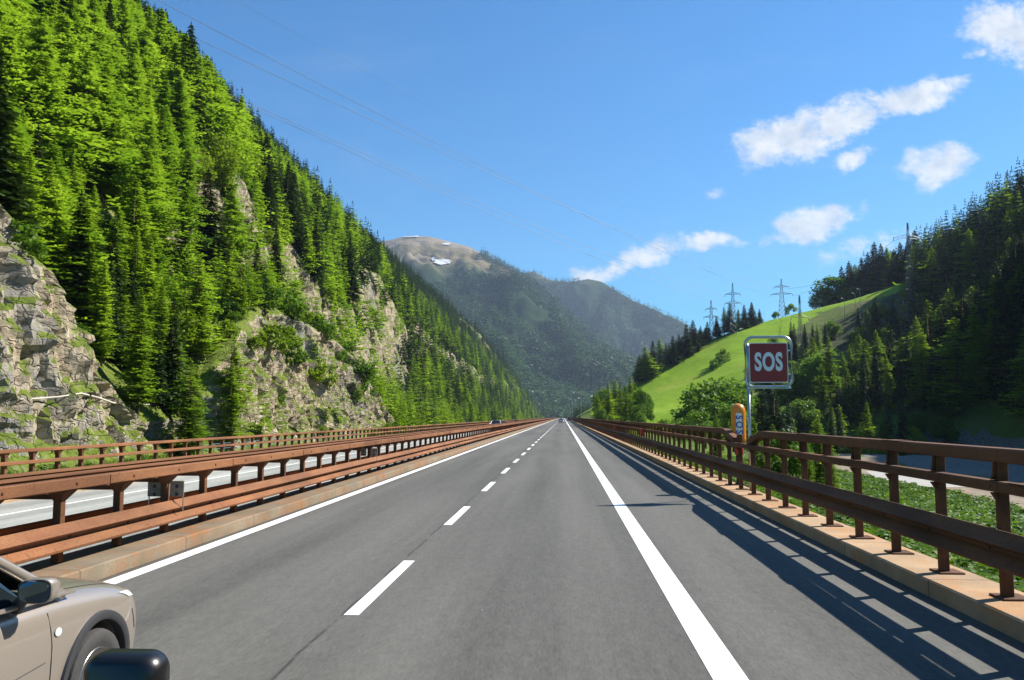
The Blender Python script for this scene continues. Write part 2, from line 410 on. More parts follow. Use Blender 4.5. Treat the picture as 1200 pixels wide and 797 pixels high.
def posts(root, mat, build_one, first_y, last_y, step, phase=0.):
    """100 nearest posts as parts of their own, the rest as one stuff part"""
    far = MB(); n = 0; y = first_y+phase; proto = None
    while y < last_y:
        if n < 100:
            if proto is None:
                mb = MB(); build_one(mb, 0); proto = mb.build('post', mat, root); bevel(proto, .006, 1); o = proto
            else:
                o = proto.copy(); COL.objects.link(o); o.parent = root
            o.location = (0, y, 0)
        else: build_one(far, y)
        n += 1; y += step
    fo = far.build('post_row', mat, root); tag(fo, kind='stuff')
# right guard rail
gr = empty('guard_rail', (4.65, 8, 0)); tag(gr, 'brown steel guard rail on the right kerb with three rails in its own shade', 'guard rail', 'steel guard rails along the motorway')
gr_off = Vector((4.65, 8, 0))
def gpart(mb, name, mat, root, **k):
    off = root.location
    mb.v = [(x-off.x, y-off.y, z-off.z) for x, y, z in mb.v]
    return mb.build(name, mat, root, **k)
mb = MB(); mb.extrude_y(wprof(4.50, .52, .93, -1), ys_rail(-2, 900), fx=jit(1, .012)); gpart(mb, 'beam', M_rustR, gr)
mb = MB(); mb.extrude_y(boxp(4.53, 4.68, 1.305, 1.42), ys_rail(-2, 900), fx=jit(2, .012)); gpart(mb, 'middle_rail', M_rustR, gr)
mb = MB()
def ramp_rail(ya, yb, yc, lo):   # straight from ya to yb, then dips from yb to yc
    ys = ys_rail(ya, yb); mb.extrude_y(boxp(4.55, 4.75, 1.62, 1.77), ys, fx=jit(3, .012))
    k = [0, .25, .5, .75, 1]; mb.extrude_y(boxp(4.552, 4.748, 1.622, 1.768), [yb+(yc-yb)*q for q in k], fx=lambda y: (0, lo*S((y-yb)/(yc-yb))))
ramp_rail(24.9, 900, 24.9, 0) if False else None
ys = ys_rail(24.9, 900); mb.extrude_y(boxp(4.55, 4.75, 1.62, 1.77), ys, fx=jit(3, .012))
mb.extrude_y(boxp(4.552, 4.748, 1.622, 1.768), [23.4, 23.9, 24.4, 24.9], fx=lambda y: (0, -.22*(24.9-y)/1.5))
ys = ys_rail(-2, 20.2)[:-1]+[20.2]; mb.extrude_y(boxp(4.55, 4.75, 1.62, 1.77), ys, fx=jit(3, .012))
mb.extrude_y(boxp(4.552, 4.748, 1.622, 1.768), [20.2, 20.5, 20.9, 21.3, 21.7], fx=lambda y: (0, -.22*S((y-20.2)/1.5)))
gpart(mb, 'top_rail', M_rustR, gr)
y = 3.3
while y < 60:
    mb = MB()
    if not 19.5 < y < 25.5: mb.box(4.54, 4.76, y-.28, y+.28, 1.768, 1.778); gpart(mb, 'splice_plate', M_rustR, gr)
    mb = MB(); mb.box(4.52, 4.69, y+.9, y+1.3, 1.418, 1.428)
    gpart(mb, 'splice_plate', M_rustR, gr); y += 4.5
def rpost(mb, y):
    x = -.0; top = 1.64
    mb.box(x-.045, x+.055, y-.055, y+.055, .205, top)          # post
    mb.box(x-.15, x-.048, y-.04, y+.04, .62, .86)               # block behind the beam
    mb.box(x-.172, x-.152, y-.02, y+.02, .705, .745); mb.box(x-.128, x-.115, y-.015, y+.015, 1.35, 1.38)
    mb.box(x-.11, x+.19, y-.16, y+.16, .2, .222)                # foot plate
    mb.rings([[(x-.045, y-.035, 1.2), (x-.045, y-.035, 1.30), (x-.11, y-.035, 1.30)], [(x-.045, y+.035, 1.2), (x-.045, y+.035, 1.30), (x-.11, y+.035, 1.30)]])
    mb.rings([[(x-.09, y-.02, 1.46), (x+.06, y-.02, 1.46), (x+.06, y-.02, 1.62), (x-.09, y-.02, 1.62)], [(x-.05, y+.13, 1.425), (x+.06, y+.13, 1.425), (x+.06, y+.02, 1.62), (x-.05, y+.02, 1.62)]])
class OffMB(MB): pass
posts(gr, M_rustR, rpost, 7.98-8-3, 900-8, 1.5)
# median guard rail
mr = empty('guard_rail', (-6.6, 9, 0)); tag(mr, 'rusty orange double guard rail along the median kerb beside the beige car', 'guard rail', 'steel guard rails along the motorway')
mb = MB(); mb.extrude_y(wprof(-6.45, .36, .73, 1), ys_rail(-2, 900), fx=jit(5, .012)); gpart(mb, 'beam', M_rustL, mr)
mb = MB(); mb.extrude_y(wprof(-7.35, .28, .64, -1), ys_rail(-2, 900), fx=jit(6, .012)); gpart(mb, 'beam', M_rustL, mr)
mb = MB(); mb.extrude_y(boxp(-6.50, -6.38, 1.145, 1.30), ys_rail(-2, 900), fx=jit(7, .012)); gpart(mb, 'top_rail', M_rustL, mr)
mb = MB(); mb.extrude_y([(-6.66, 1.305), (-6.66, 1.317), (-6.95, 1.317), (-6.95, 1.10), (-6.935, 1.10), (-6.935, 1.305)], ys_rail(-2, 900), fx=jit(7, .012)); gpart(mb, 'cover_rail', M_rustL, mr)
mb = MB(); mb.extrude_y([(-7.10, 1.325), (-7.10, 1.337), (-7.42, 1.337), (-7.42, 1.17), (-7.405, 1.17), (-7.405, 1.325)], ys_rail(-2, 900), fx=jit(8, .012)); gpart(mb, 'top_rail', M_rustL, mr)
y = 3.1
while y < 60:
    mb = MB(); mb.box(-6.382, -6.37, y-.3, y+.3, 1.17, 1.29); gpart(mb, 'splice_plate', M_rustL, mr); y += 4.5
def lpost(mb, y):
    x = -.0
    mb.box(x-.06, x+.05, y-.055, y+.055, .205, 1.10)
    mb.rings([[(x-.06, y-.055, 1.0), (x+.05, y-.055, 1.0), (x+.05, y+.055, 1.0), (x-.06, y+.055, 1.0)],
              [(x-.10, y-.15, 1.14), (x+.16, y-.15, 1.14), (x+.16, y+.15, 1.14), (x-.10, y+.15, 1.14)]])   # flared head
    mb.box(x-.80, x-.06, y-.03, y+.03, 1.02, 1.09); mb.box(x-.80, x-.74, y-.03, y+.03, 1.02, 1.2)             # arm to the rear rail
    mb.box(x-.76, x-.06, y-.035, y+.035, .42, .50)
    mb.box(x+.05, x+.13, y-.05, y+.05, .42, .66)
    mb.box(x+.152, x+.175, y-.02, y+.02, .525, .565); mb.box(x+.21, x+.235, y-.018, y+.018, 1.21, 1.245)
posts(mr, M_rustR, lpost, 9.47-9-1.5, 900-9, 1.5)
# far guard rail
fr = empty('guard_rail', (-18.3, 27, 0)); tag(fr, 'brown guard rail with two rails along the far edge, below the cliffs', 'guard rail', 'steel guard rails along the motorway')
zk = zf(18)+.16
mb = MB(); mb.extrude_y(boxp(-18.35, -18.15, .90, 1.02), ys_rail(5, 900), fx=jit(11, .015)); gpart(mb, 'top_rail', M_rustL, fr)
mb = MB(); mb.extrude_y(boxp(-18.28, -18.12, .50, .62), ys_rail(5, 900), fx=jit(12, .015)); gpart(mb, 'middle_rail', M_rustL, fr)
mb = MB(); mb.extrude_y(wprof(-18.2, -.25, .12, 1), ys_rail(5, 900), fx=jit(13, .012)); gpart(mb, 'beam', M_rustL, fr)
def fpost(mb, y):
    mb.box(-.10, .05, y-.06, y+.06, zk, .90)
    mb.rings([[(-.1, y-.06, .72), (.04, y-.06, .72), (.04, y+.06, .72), (-.1, y+.06, .72)], [(-.1, y-.16, .90), (.1, y-.16, .90), (.1, y+.12, .90), (-.1, y+.12, .90)]])
    mb.box(.05, .12, y-.05, y+.05, -.2, .06)
posts(fr, M_rustR, fpost, 27.2-27-3, 900-27, 1.5)

# little boxes and reflectors on the rails
def small_box(y, label):
    r = empty('marker_box', (-6.6, y, 0)); tag(r, label, 'marker box')
    for s in (-1, 1):
        mb = MB(); mb.box(s*.19-.12, s*.19+.12, -.075, -.058, .78, 1.04); o = mb.build('plate', M_grey, r); bevel(o, .006, 1)
        mb = MB(); mb.tube([(s*.29, -.05, .55), (s*.29, -.05, .95)], .012, 6); mb.build('bracket', M_galv, r)
        for dz in (.82, .95):
            mb = MB(); mb.lathe([(.03, 0), (.03, .006)], n=10); o = mb.build('bolt', M_trim, r); o.rotation_euler = (R(90), 0, 0); o.location = (s*.19, -.074, dz)
small_box(14.05, 'pair of small grey brown plates on one post of the median rail')
small_box(28.9, 'small pale plates on the median rail farther along')
for Y, lab in ((48.5, 'red box on the right guard rail, nearer of two'), (74, 'red box on the right guard rail, farther of two')):
    r = empty('red_box', (4.42, Y, 1.02)); tag(r, lab, 'box', 'red boxes on the right guard rail')
    mb = MB(); mb.box(-.1, .1, -.14, .14, 0, .36); bevel(mb.build('case', M_redplas, r), .03)
    mb = MB(); mb.box(-.115, .115, -.155, .155, .362, .40); mb.build('lid', M_redplas, r)

# ------------------------------------------------------------------ SOS sign and column
def text_obj(name, s, size, mat, parent, loc, rot, extrude=.004, bold=.02, sx=1.0, sp=1.0):
    c = bpy.data.curves.new(name, 'FONT'); c.body = s; c.size = size; c.extrude = extrude; c.offset = bold; c.align_x = 'CENTER'; c.align_y = 'CENTER'; c.space_character = sp
    o = bpy.data.objects.new(name, c); COL.objects.link(o)
    dg = bpy.context.evaluated_depsgraph_get(); me = bpy.data.meshes.new_from_object(o.evaluated_get(dg)); bpy.data.objects.remove(o)
    me.name = name; me.materials.clear(); me.materials.append(mat)
    o = link(name, me, parent); o.location = loc; o.rotation_euler = rot; o.scale = (sx, 1, 1); return o
sg = empty('sos_sign', (4.93, 22.6, 0), R(-4)); tag(sg, 'square red SOS sign in a rounded silver tube frame on a pole', 'road sign')
def rrect(w_, h_, r_, n=6):
    pts = []
    for cx, cz, a0 in ((w_/2-r_, h_/2-r_, 0), (-w_/2+r_, h_/2-r_, 90), (-w_/2+r_, -h_/2+r_, 180), (w_/2-r_, -h_/2+r_, 270)):
        for k in range(n+1):
            a = R(a0+90*k/n); pts.append((cx+r_*math.cos(a), cz+r_*math.sin(a)))
    return pts
SC = Vector((.42, 0, 3.525))
fr_pts = [(SC.x+x, 0, SC.z+z) for x, z in rrect(1.17, 1.30, .2)]
mb = MB(); mb.tube(fr_pts+[fr_pts[0], fr_pts[1]], .038, 10, caps=False); f_o = mb.build('frame', M_galv, sg, smooth=True)
mb = MB(); mb.tube([(-.10, .02, .2), (-.10, .02, 3.0)], .04, 10); mb.tube([(-.1, .02, 2.9), (-.1, .02, 4.0)], .034, 10); mb.build('pole', M_galv, sg, smooth=True)
mb = MB(); mb.box(SC.x-.56, SC.x+.56, -.02, .02, SC.z-.70, SC.z-.655); mb.box(-.02, .06, -.015, .015, SC.z+.2, SC.z+.26); mb.box(-.02, .06, -.015, .015, SC.z-.26, SC.z-.2); bevel(mb.build('bracket', M_galv, sg), .008)
def slab(w_, h_, r_, y0, y1, name, mat, c=SC):
    mb = MB(); p = rrect(w_, h_, r_)
    mb.rings([[(c.x+x, y0, c.z+z) for x, z in p], [(c.x+x, y1, c.z+z) for x, z in p]]); return mb.build(name, mat, sg)
SP = Vector((SC.x+.0, 0, SC.z-.02))
slab(.98, 1.04, .06, -.012, .012, 'border', M_white, SP); pn = slab(.94, 1.0, .05, -.020, -.0125, 'panel', M_red, SP)
for z in (SC.z+.3, SC.z-.32):
    mb = MB(); mb.box(SC.x-.56, SC.x+.56, .016, .045, z-.02, z+.02); mb.build('rear_bar', M_galv, sg)
text_obj('lettering', 'SOS', .64, M_white, sg, (SP.x, -.024, SP.z), (R(90), 0, 0), .002, .024, .60, 1.10)
cl = empty('sos_column', (4.93, 24.5, 0), R(-8)); tag(cl, 'rounded orange SOS call column standing behind the right guard rail', 'call column')
mb = MB(); mb.lathe([(.13, .2), (.13, .26), (.09, .28), (.09, 1.06)], n=14); mb.build('stem', M_trim, cl, smooth=False)
mb = MB(); mb.lathe([(.11, 1.04), (.125, 1.06), (.125, 1.22), (.10, 1.25), (.10, 1.42)], n=16); mb.build('collar', M_redplas, cl)
mb = MB(); pr = [(.15, 1.36), (.185, 1.39), (.2, 1.46)] + [(.2, 1.5+.1*k) for k in range(8)] + [(.198, 2.27), (.18, 2.35), (.14, 2.42), (.08, 2.46), (.02, 2.475)]
mb.lathe(pr, n=24); mb.build('housing', M_orange, cl, auto=40)
mb = MB()
for k in range(8):
    a0, a1 = R(-112+6*k), R(-112+6*(k+1)); r_ = .204
    mb.quad((r_*math.cos(a0), r_*math.sin(a0), 1.56), (r_*math.cos(a1), r_*math.sin(a1), 1.56), (r_*math.cos(a1), r_*math.sin(a1), 2.20), (r_*math.cos(a0), r_*math.sin(a0), 2.20))
mb.build('label_panel', M_white, cl)
for k, ch in enumerate('SOS'):
    text_obj('letter', ch, .27, M_blue, cl, (math.cos(R(-89))*.210, math.sin(R(-89))*.210, 2.085-.205*k), (R(90), R(90), 0), .003, .006, .88)

# ------------------------------------------------------------------ cars
def loft_body(name, mat, parent):
    # stations (y, half width, top at centre, top at edge, bottom); front is +y, wheel axle at y = 0 (front) and -2.63 (rear)
    st = [(.86, .52, .62, .60, .34), (.83, .66, .74, .70, .27), (.72, .79, .84, .79, .24), (.52, .865, .935, .87, .22), (.25, .885, .985, .925, .21), (0, .89, 1.01, .955, .21), (-.3, .89, 1.04, .985, .21),
          (-.55, .89, 1.06, 1.0, .21), (-1.0, .89, 1.06, 1.01, .21), (-1.6, .89, 1.07, 1.03, .21), (-2.2, .89, 1.09, 1.05, .21), (-2.63, .89, 1.10, 1.06, .21), (-3.0, .87, 1.10, 1.06, .24), (-3.3, .82, 1.08, 1.04, .28), (-3.42, .72, .95, .9, .34)]
    v = []; f = []
    for (y, w_, zc, ze, zb) in st:
        half = [(0, zb), (w_*.6, zb), (w_*.93, zb+.03), (w_*.985, zb+.14), (w_*.995, zb+(ze-zb)*.45), (w_, zb+(ze-zb)*.66), (w_*.982, zb+(ze-zb)*.86), (w_*.92, ze), (w_*.55, zc-.012), (0, zc)]
        ring = half + [(-x, z) for x, z in reversed(half[1:-1])]
        v.append([(x, y, z) for x, z in ring])
    mb = MB(); mb.rings(v); o = mb.build(name, mat, parent)
    s = o.modifiers.new('sub', 'SUBSURF'); s.levels = s.render_levels = 3
    for yy in (0, -2.63):
        for sgn in (1, -1):
            cm = MB(); n = 40; r_ = .40
            cm.rings([[(x, yy+r_*math.cos(2*math.pi*k/n), .335+r_*math.sin(2*math.pi*k/n)) for k in range(n)] for x in (sgn*.6, sgn*1.1)])
            c = cm.build('cutter', mat); bm_ = o.modifiers.new('cut', 'BOOLEAN'); bm_.operation = 'DIFFERENCE'; bm_.object = c; bm_.solver = 'EXACT'
    dg = bpy.context.evaluated_depsgraph_get(); me = bpy.data.meshes.new_from_object(o.evaluated_get(dg))
    for mm in list(o.modifiers):
        if mm.type == 'BOOLEAN': c = mm.object; o.modifiers.remove(mm); bpy.data.objects.remove(c)
    o.modifiers.clear(); o.data = me
    me.polygons.foreach_set('use_smooth', [True]*len(me.polygons)); me.set_sharp_from_angle(angle=R(35)); me.name = name
    return o
def make_car(name, paintm, label, group=None, full=True):
    root = empty(name); tag(root, label, 'car', group)
    body = loft_body('body', paintm, root)
    bvh = BVHTree.FromPolygons([v.co.copy() for v in body.data.vertices], [tuple(p.vertices) for p in body.data.polygons])
    def onto(p, d, lift=.004):
        loc, nor, _, _ = bvh.ray_cast(Vector(p), Vector(d).normalized())
        return (loc + nor*lift) if loc else None
    def seam(pts, d, r_=.0035, mat=M_dark, nm='seam'):
        P = [onto(p, d, 0.001) for p in pts]; P = [p for p in P if p]
        if len(P) > 1: mb = MB(); mb.tube(P, r_, 6); return mb.build(nm, mat, body, smooth=True)
    def patch(grid, d, mat, nm, par, lift=.006):
        mb = MB(); P = [[onto(p, d, lift) for p in row] for row in grid]
        for a, b in zip(P, P[1:]):
            for k in range(len(a)-1):
                q = (a[k], a[k+1], b[k+1], b[k])
                if all(q): mb.quad(*q)
        return mb.build(nm, mat, par, smooth=True) if mb.f else None
    def ell(c, ry, rz, d, mat, nm, par, lift=.008):
        mb = MB(); cp = onto(c, d, lift+.004); P = [onto((c[0], c[1]+ry*math.cos(2*math.pi*k/16), c[2]+rz*math.sin(2*math.pi*k/16)), d, lift) for k in range(16)]
        for k in range(16):
            if P[k] and P[k-1]: mb.tri(cp, P[k-1], P[k])
        return mb.build(nm, mat, par, smooth=True)
    # cabin
    A = [(.80, -.52, 1.0), (.60, -1.22, 1.55)]; C = [(.80, -3.22, 1.07), (.62, -2.85, 1.52)]; B1 = [(.845, -1.62, 1.04), (.665, -1.62, 1.575)]
    def win(pts, nm):
        mb = MB(); mb.poly(pts); return mb.build(nm, M_glass, root)
    for s in (1, -1):
        fl = lambda p: (p[0]*s, p[1], p[2])
        win([fl(p) for p in ((.845, -.76, 1.0), (.85, -1.58, 1.03), (.675, -1.58, 1.56), (.645, -1.38, 1.55))], 'side_window')
        win([fl(p) for p in ((.85, -1.68, 1.03), (.83, -2.85, 1.06), (.655, -2.6, 1.53), (.675, -1.68, 1.56))], 'side_window')
        mb = MB()
        for pts, r_ in (([(.84, -.40, .985), (.80, -.72, 1.15), (.70, -1.12, 1.40), (.63, -1.40, 1.555)], .034), ([(.63, -1.40, 1.555), (.665, -1.75, 1.585), (.655, -2.3, 1.565), (.63, -2.8, 1.51), (.70, -3.1, 1.3), (.78, -3.3, 1.06)], .045), ([(.855, -1.63, 1.03), (.675, -1.63, 1.57)], .032), ([(.86, -.3, .99), (.862, -1.6, 1.03), (.84, -3.2, 1.06)], .016)):
            mb.tube([fl(p) for p in pts], r_, 10)
        mb.build('pillar', paintm, root, smooth=True)
    mb = MB(); mb.rings([[(x*.80, -.48-.10*(1-x*x), 1.02+.02*(1-x*x)) for x in (-1, -.5, 0, .5, 1)], [(x*.61, -1.38-.0*(1-x*x), 1.555+.03*(1-x*x)) for x in (-1, -.5, 0, .5, 1)]], closed=False); mb.build('windscreen', M_glass, root, smooth=True)
    mb = MB(); mb.rings([[(x*.76, -3.3, 1.08) for x in (-1, 0, 1)], [(x*.6, -2.85, 1.5) for x in (-1, 0, 1)]], closed=False); mb.build('rear_window', M_glass, root)
    mb = MB(); mb.rings([[(x*.66, y, 1.565+.045*(1-x*x)-.03*((y+2)/.8)**2) for x in (-1, -.6, 0, .6, 1)] for y in (-1.36, -1.7, -2.0, -2.4, -2.86)], closed=False); mb.build('roof', paintm, root, smooth=True)
    # wheels
    for yy in (0, -2.63):
        for s in (1, -1):
            wx = s*.80
            def prof(pr, mat, nm, par):
                mb = MB(); n = 40
                mb.rings([[(wx+s*a, yy+r_*math.cos(2*math.pi*k/n), .335+r_*math.sin(2*math.pi*k/n)) for k in range(n)] for r_, a in pr]); return mb.build(nm, mat, par, auto=35)
            ty = prof([(.21, -.10), (.29, -.105), (.325, -.09), (.335, -.06), (.335, .05), (.325, .075), (.30, .088), (.24, .083), (.215, .07)], M_tyre, 'wheel', root)
            prof([(.21, -.02), (.218, .065), (.21, .072), (.195, .05), (.19, .0)], M_rim, 'rim', ty)
            mb = MB()
            for k in range(5):
                a = R(72*k+18); c_, s_ = math.cos(a), math.sin(a)
                def pt(r_, q, ax): return (wx+s*ax, yy+r_*c_-q*s_, .335+r_*s_+q*c_)
                mb.rings([[pt(.03, -.045, .02), pt(.03, .045, .02), pt(.03, .045, .055), pt(.03, -.045, .055)], [pt(.205, -.03, .02), pt(.205, .03, .02), pt(.205, .03, .05), pt(.205, -.03, .05)]])
            mb.build('spokes', M_rim, ty)
            # arch cladding
            mb = MB(); n = 26; rg = []
            for k in range(n+1):
                a = R(-14+208*k/n); q = []
                for r_, dx in ((.396, -.05), (.396, .012), (.415, .022), (.452, .018), (.458, .004), (.458, -.05)):
                    yq, zq = yy+r_*math.cos(a), .335+r_*math.sin(a)
                    q.append((yq, zq, dx))
                mid = onto((s*1.3, yy+.43*math.cos(a), .335+.43*math.sin(a)), (-s, 0, 0), 0)
                xb = mid.x if mid else s*.85
                rg.append([(xb+s*dx, yq, zq) for yq, zq, dx in q])
            mb.rings(rg); mb.build('arch_trim', M_trim, root, auto=50)
            mb = MB(); mb.rings([[(s*x, yy+.392*math.cos(2*math.pi*k/24), .335+.392*math.sin(2*math.pi*k/24)) for k in range(24)] for x in (.6, .62)]); mb.build('wheel_housing', M_dark, root)
    # side detail
    for s in (1, -1):
        d = (-s, 0, 0)
        seam([(s*1.3, -.50-.0*z, z) for z in ()], d)
        fz = [.98, .9, .8, .7, .6, .5, .4, .3]
        seam([(s*1.3, -.56+.10*max(0, (z-.70))*-1+.02*(z < .5), z) for z in fz], d)
        seam([(s*1.3, -1.64, z) for z in (1.0, .9, .8, .7, .6, .5, .4, .3)], d)
        seam([(s*1.3, -2.75, z) for z in (1.02, .9, .8)], d)
        lamp = ell((s*1.3, -.50, .775), .036, .026, d, M_lamp, 'side_marker', root); 
        hl = patch([[(s*(.66+.022*j+.0), 1.5, .70+.014*i+.012*j) for j in range(9)] for i in range(5)], (0, -1, 0), M_lamp, 'headlight', root)
        tl = patch([[(s*(.5+.04*j), -4.2, .80+.03*i) for j in range(8)] for i in range(8)], (0, 1, 0), M_tail, 'tail_light', root)
        mb = MB(); mb.tube([(s*.885, -1.42, .90), (s*.925, -1.40, .905), (s*.925, -1.26, .905), (s*.885, -1.24, .90)], .012, 8); mb.build('door_handle', paintm, root, smooth=True)
        seam([(s*.73, .60-.16*k, 2.0) for k in range(7)], (0, 0, -1))
        seam([(s*1.3, .50+.02*k, .70-.05*k) for k in range(4)], d)
        seam([(s*1.3, -.62-.2*k, .62-.012*k) for k in range(5)], d, .0025, M_trim)
        # sill trim
        patch([[(s*1.3, -.5-.32*k, z) for k in range(6)] for z in (.27, .31, .36)], d, M_trim, 'sill_trim', root)
        # mirror
        cx, cy, cz = s*.985, -.88, 1.11
        mb = MB(); rings = []
        for yy_, sc in ((-.055, .96), (-.045, 1.0), (0, 1.0), (.045, .86), (.075, .55), (.085, .2)):
            rings.append([(cx+s*(sc*.088*math.copysign(abs(math.cos(a))**.55, math.cos(a))+.01), cy+yy_+.03*math.cos(a), cz+sc*.072*math.copysign(abs(math.sin(a))**.6, math.sin(a))) for a in [2*math.pi*k/24 for k in range(24)]])
        mb.rings(rings); mi = mb.build('door_mirror', paintm, root, smooth=True)
        def disc(sc, yoff, nm, mat):
            mb = MB(); mb.poly([(cx+s*(sc*.088*math.copysign(abs(math.cos(a))**.55, math.cos(a))+.01), cy+yoff+.03*math.cos(a), cz+sc*.072*math.copysign(abs(math.sin(a))**.6, math.sin(a))) for a in [2*math.pi*k/32 for k in range(32)]]); return mb.build(nm, mat, mi)
        disc(.93, -.058, 'mirror_rim', M_trim); disc(.80, -.061, 'mirror_glass', M_mirror)
        mb = MB(); mb.tube([(s*.83, cy+.02, 1.0), (s*.88, cy+.01, 1.045), (s*.94, cy+.01, 1.085)], [.05, .035, .03], 10); mb.build('mirror_arm', M_trim, mi, smooth=True)
    patch([[(.42-.105*j, 1.5, .40+.03*i) for j in range(9)] for i in range(4)], (0, -1, 0), M_trim, 'grille', root)
    patch([[(.3-.1*j, 1.5, .62+.02*i) for j in range(7)] for i in range(3)], (0, -1, 0), M_trim, 'grille', root)
    patch([[(.26-.13*j, -4.2, .70+.03*i) for j in range(5)] for i in range(4)], (0, 1, 0), M_white, 'number_plate', root)
    patch([[(.7-.2*j, -4.2, .36+.03*i) for j in range(8)] for i in range(6)], (0, 1, 0), M_trim, 'bumper', root)
    return root
suv = make_car('parked_car' if False else 'car', M_beige, 'beige crossover car passing close by in the left lane')
suv.location = (-4.06, 5.82, -.02); 
def dup(root, loc, rz, label, pm, group=None, sc=1.0):
    r = root.copy(); COL.objects.link(r); r.location = loc; r.rotation_euler = (0, 0, rz); r['label'] = label; r.scale = (sc, sc, sc)
    if group: r['group'] = group
    for ch in root.children:
        c = ch.copy(); COL.objects.link(c); c.parent = r
        if c.material_slots and c.material_slots[0].material == M_beige: c.material_slots[0].link = 'OBJECT'; c.material_slots[0].material = pm
        for g in ch.children:
            d = g.copy(); COL.objects.link(d); d.parent = c
    return r
o_ = dup(suv, (-11.6, 146, zf(11.6)), R(180), 'pale silver car, first of three oncoming behind the median rail', M_carsilver, 'oncoming cars', 1.06); o_.scale = (1.06, 1.06, 1.24)
dup(suv, (-12.3, 178, zf(12.3)), R(180), 'dark car right behind the pale silver oncoming car', M_cardark, 'oncoming cars')
dup(suv, (-12.6, 232, zf(12.6)), R(180), 'dark car last of the three oncoming cars', M_cardark, 'oncoming cars')
dup(suv, (-.75, 292, 0), 0, 'white car far ahead in our own lane', M_carwhite, 'cars far ahead')
dup(suv, (2.9, 430, 0), 0, 'tiny dark car far ahead at the right edge line', M_cardark, 'cars far ahead')

# black device inside our own vehicle, close to the lens
dv = empty('dash_device', at_y(147, 813, .92)); tag(dv, 'black rounded device close to the lens at the lower edge', 'device')
mb = MB(); mb.rings([[(x, y_, z) for x, z in rrect(w_, h_, r_)] for y_, w_, h_, r_ in ((-.02, .066, .070, .014), (-.015, .078, .082, .018), (-.005, .085, .088, .02), (.012, .085, .088, .02), (.018, .078, .080, .016))])
mb.build('housing', M_black, dv, auto=50)
mb = MB(); mb.tube([(0, .01, -.04), (0, .03, -.09), (0, .05, -.16)], .009, 10); mb.build('stem', M_black, dv, smooth=True)
mb = MB(); mb.lathe([(.045, -.18), (.05, -.175), (.04, -.165), (.015, -.155)], (0, .05, 0), 20); mb.build('base', M_black, dv, smooth=True)

# ------------------------------------------------------------------ terrain: left mountain slope
CREST_D = [(0, 162), (390, 162), (500, 157), (634, 142), (760, 114), (850, 64), (950, 30), (1050, 12), (1150, 6)]
CREST_H = [(0, 176), (390, 178), (500, 160), (634, 152), (760, 133), (850, 90), (950, 46), (1050, 15), (1150, 4)]
C1 = [(0, 9), (30, 17), (39, 15.6), (42, 13.4), (43.2, 11.8), (45, 11.2), (45.9, 9), (46.4, 5.2), (48, 4.3), (49.2, 3.4), (50.6, 2.2), (54, 1.5), (60, 2), (66, 7), (72, 11), (80, 14), (92, 14), (104, 13), (112, 10), (120, 4), (130, 0), (1200, 0)]
C2 = [(0, 1), (40, 1), (50, 0), (58, 0), (64, 0), (76, 1), (86, 7), (98, 17), (112, 25), (132, 29), (152, 26), (168, 16), (190, 18), (212, 28), (244, 27), (266, 9), (300, 8), (340, 14), (400, 10), (470, 14), (540, 6), (1200, 0)]
C2D = [(0, 12), (50, 9), (70, 12), (100, 14), (150, 16), (210, 18), (300, 26), (420, 24), (1200, 20)]
def toe(Y): return 23.5 + 1.6*noise.noise((Y*.045, 1.5, 0)) + (1.5*S((Y-52)/6)*S((70-Y)/8))
def left_h(d, Y):
    """height above the valley strip at distance d behind the toe of the slope"""
    if d < 0: return 0
    cd, ch = interp(Y, CREST_D), interp(Y, CREST_H)
    a = interp(Y + 1.5*noise.noise((d*.35, Y*.35, 4))*S((Y-36)/4)*S((58-Y)/4) + .9*noise.noise((d*1.3, Y*.9, 8))*S((Y-36)/4)*S((58-Y)/4), C1); b = interp(Y, C2); d2 = interp(Y, C2D) + 2.5*noise.noise((Y*.06, 9, 2))
    fade = S(1.3-d/90)
    h = a*S((d-.2)/(1.2+.34*a)) + b*S((d-d2)/(1.5+.36*b))
    k = max(0, ch-a-b); dc = min(cd*.5, (a+b)*.62)
    dd = max(0, min(d, cd)-dc)/(cd-dc)
    h += k*(dd*.95 + .05*dd*dd)
    if d > cd: h -= (d-cd)*.25
    big = fbm((Y*.018, d*.03, 3.3), 3)
    h += big*5.5*S(d/25)*S((cd+20-d)/40)
    return h
def left_rock(d, Y, x, z):
    """horizontal displacement: cracked, tilted strata"""
    s = abs(noise.noise((Y*.16, z*.05, x*.04)))
    c = 1-min(1, s*3.2)
    st = noise.noise((z*.55+Y*.11, Y*.05, 5)); st2 = noise.noise((z*1.5+Y*.25, Y*.22, 8))
    blk = noise.cell(Vector((Y*.33+noise.noise((z*.3, Y*.3, 0)), z*.42-Y*.08, 2)))
    blk2 = noise.cell(Vector((Y*.9+.5*noise.noise((z, Y, 0)), z*1.1+Y*.2, 7)))
    q = z*.75 + Y*.16 + 1.1*noise.noise((Y*.12, z*.12, 3)); saw = q-math.floor(q); q2 = z*2.1+Y*.5+1.2*noise.noise((Y*.4, z*.4, 1)); saw2 = q2-math.floor(q2)
    vq = Y*.55+.9*noise.noise((z*.2, Y*.2, 6)); vs_ = abs((vq-math.floor(vq))-.5)
    rg = abs(noise.noise((Y*.7, z*.7, x*.5)))+.5*abs(noise.noise((Y*1.7, z*1.7, x)))
    return -.65*c + .34*st + .2*st2 + .35*(blk-.5) + .16*(blk2-.5) + .8*fbm((Y*.3, z*.22, x*.3), 4) - .14*(saw-.5) - .07*(saw2-.5) + .6*(vs_-.25) - .34*(rg-.4) + .5*fbm((Y*1.1, z*.8, x), 3)*.5
Ys = []; y = 8.
while y < 1160: Ys.append(y); y += .26 if 34 < y < 118 else .42 if y < 118 else (.42+(y-118)*.0075)
Ds = [-5.5, -3, -1.5, -.6]; d = 0.
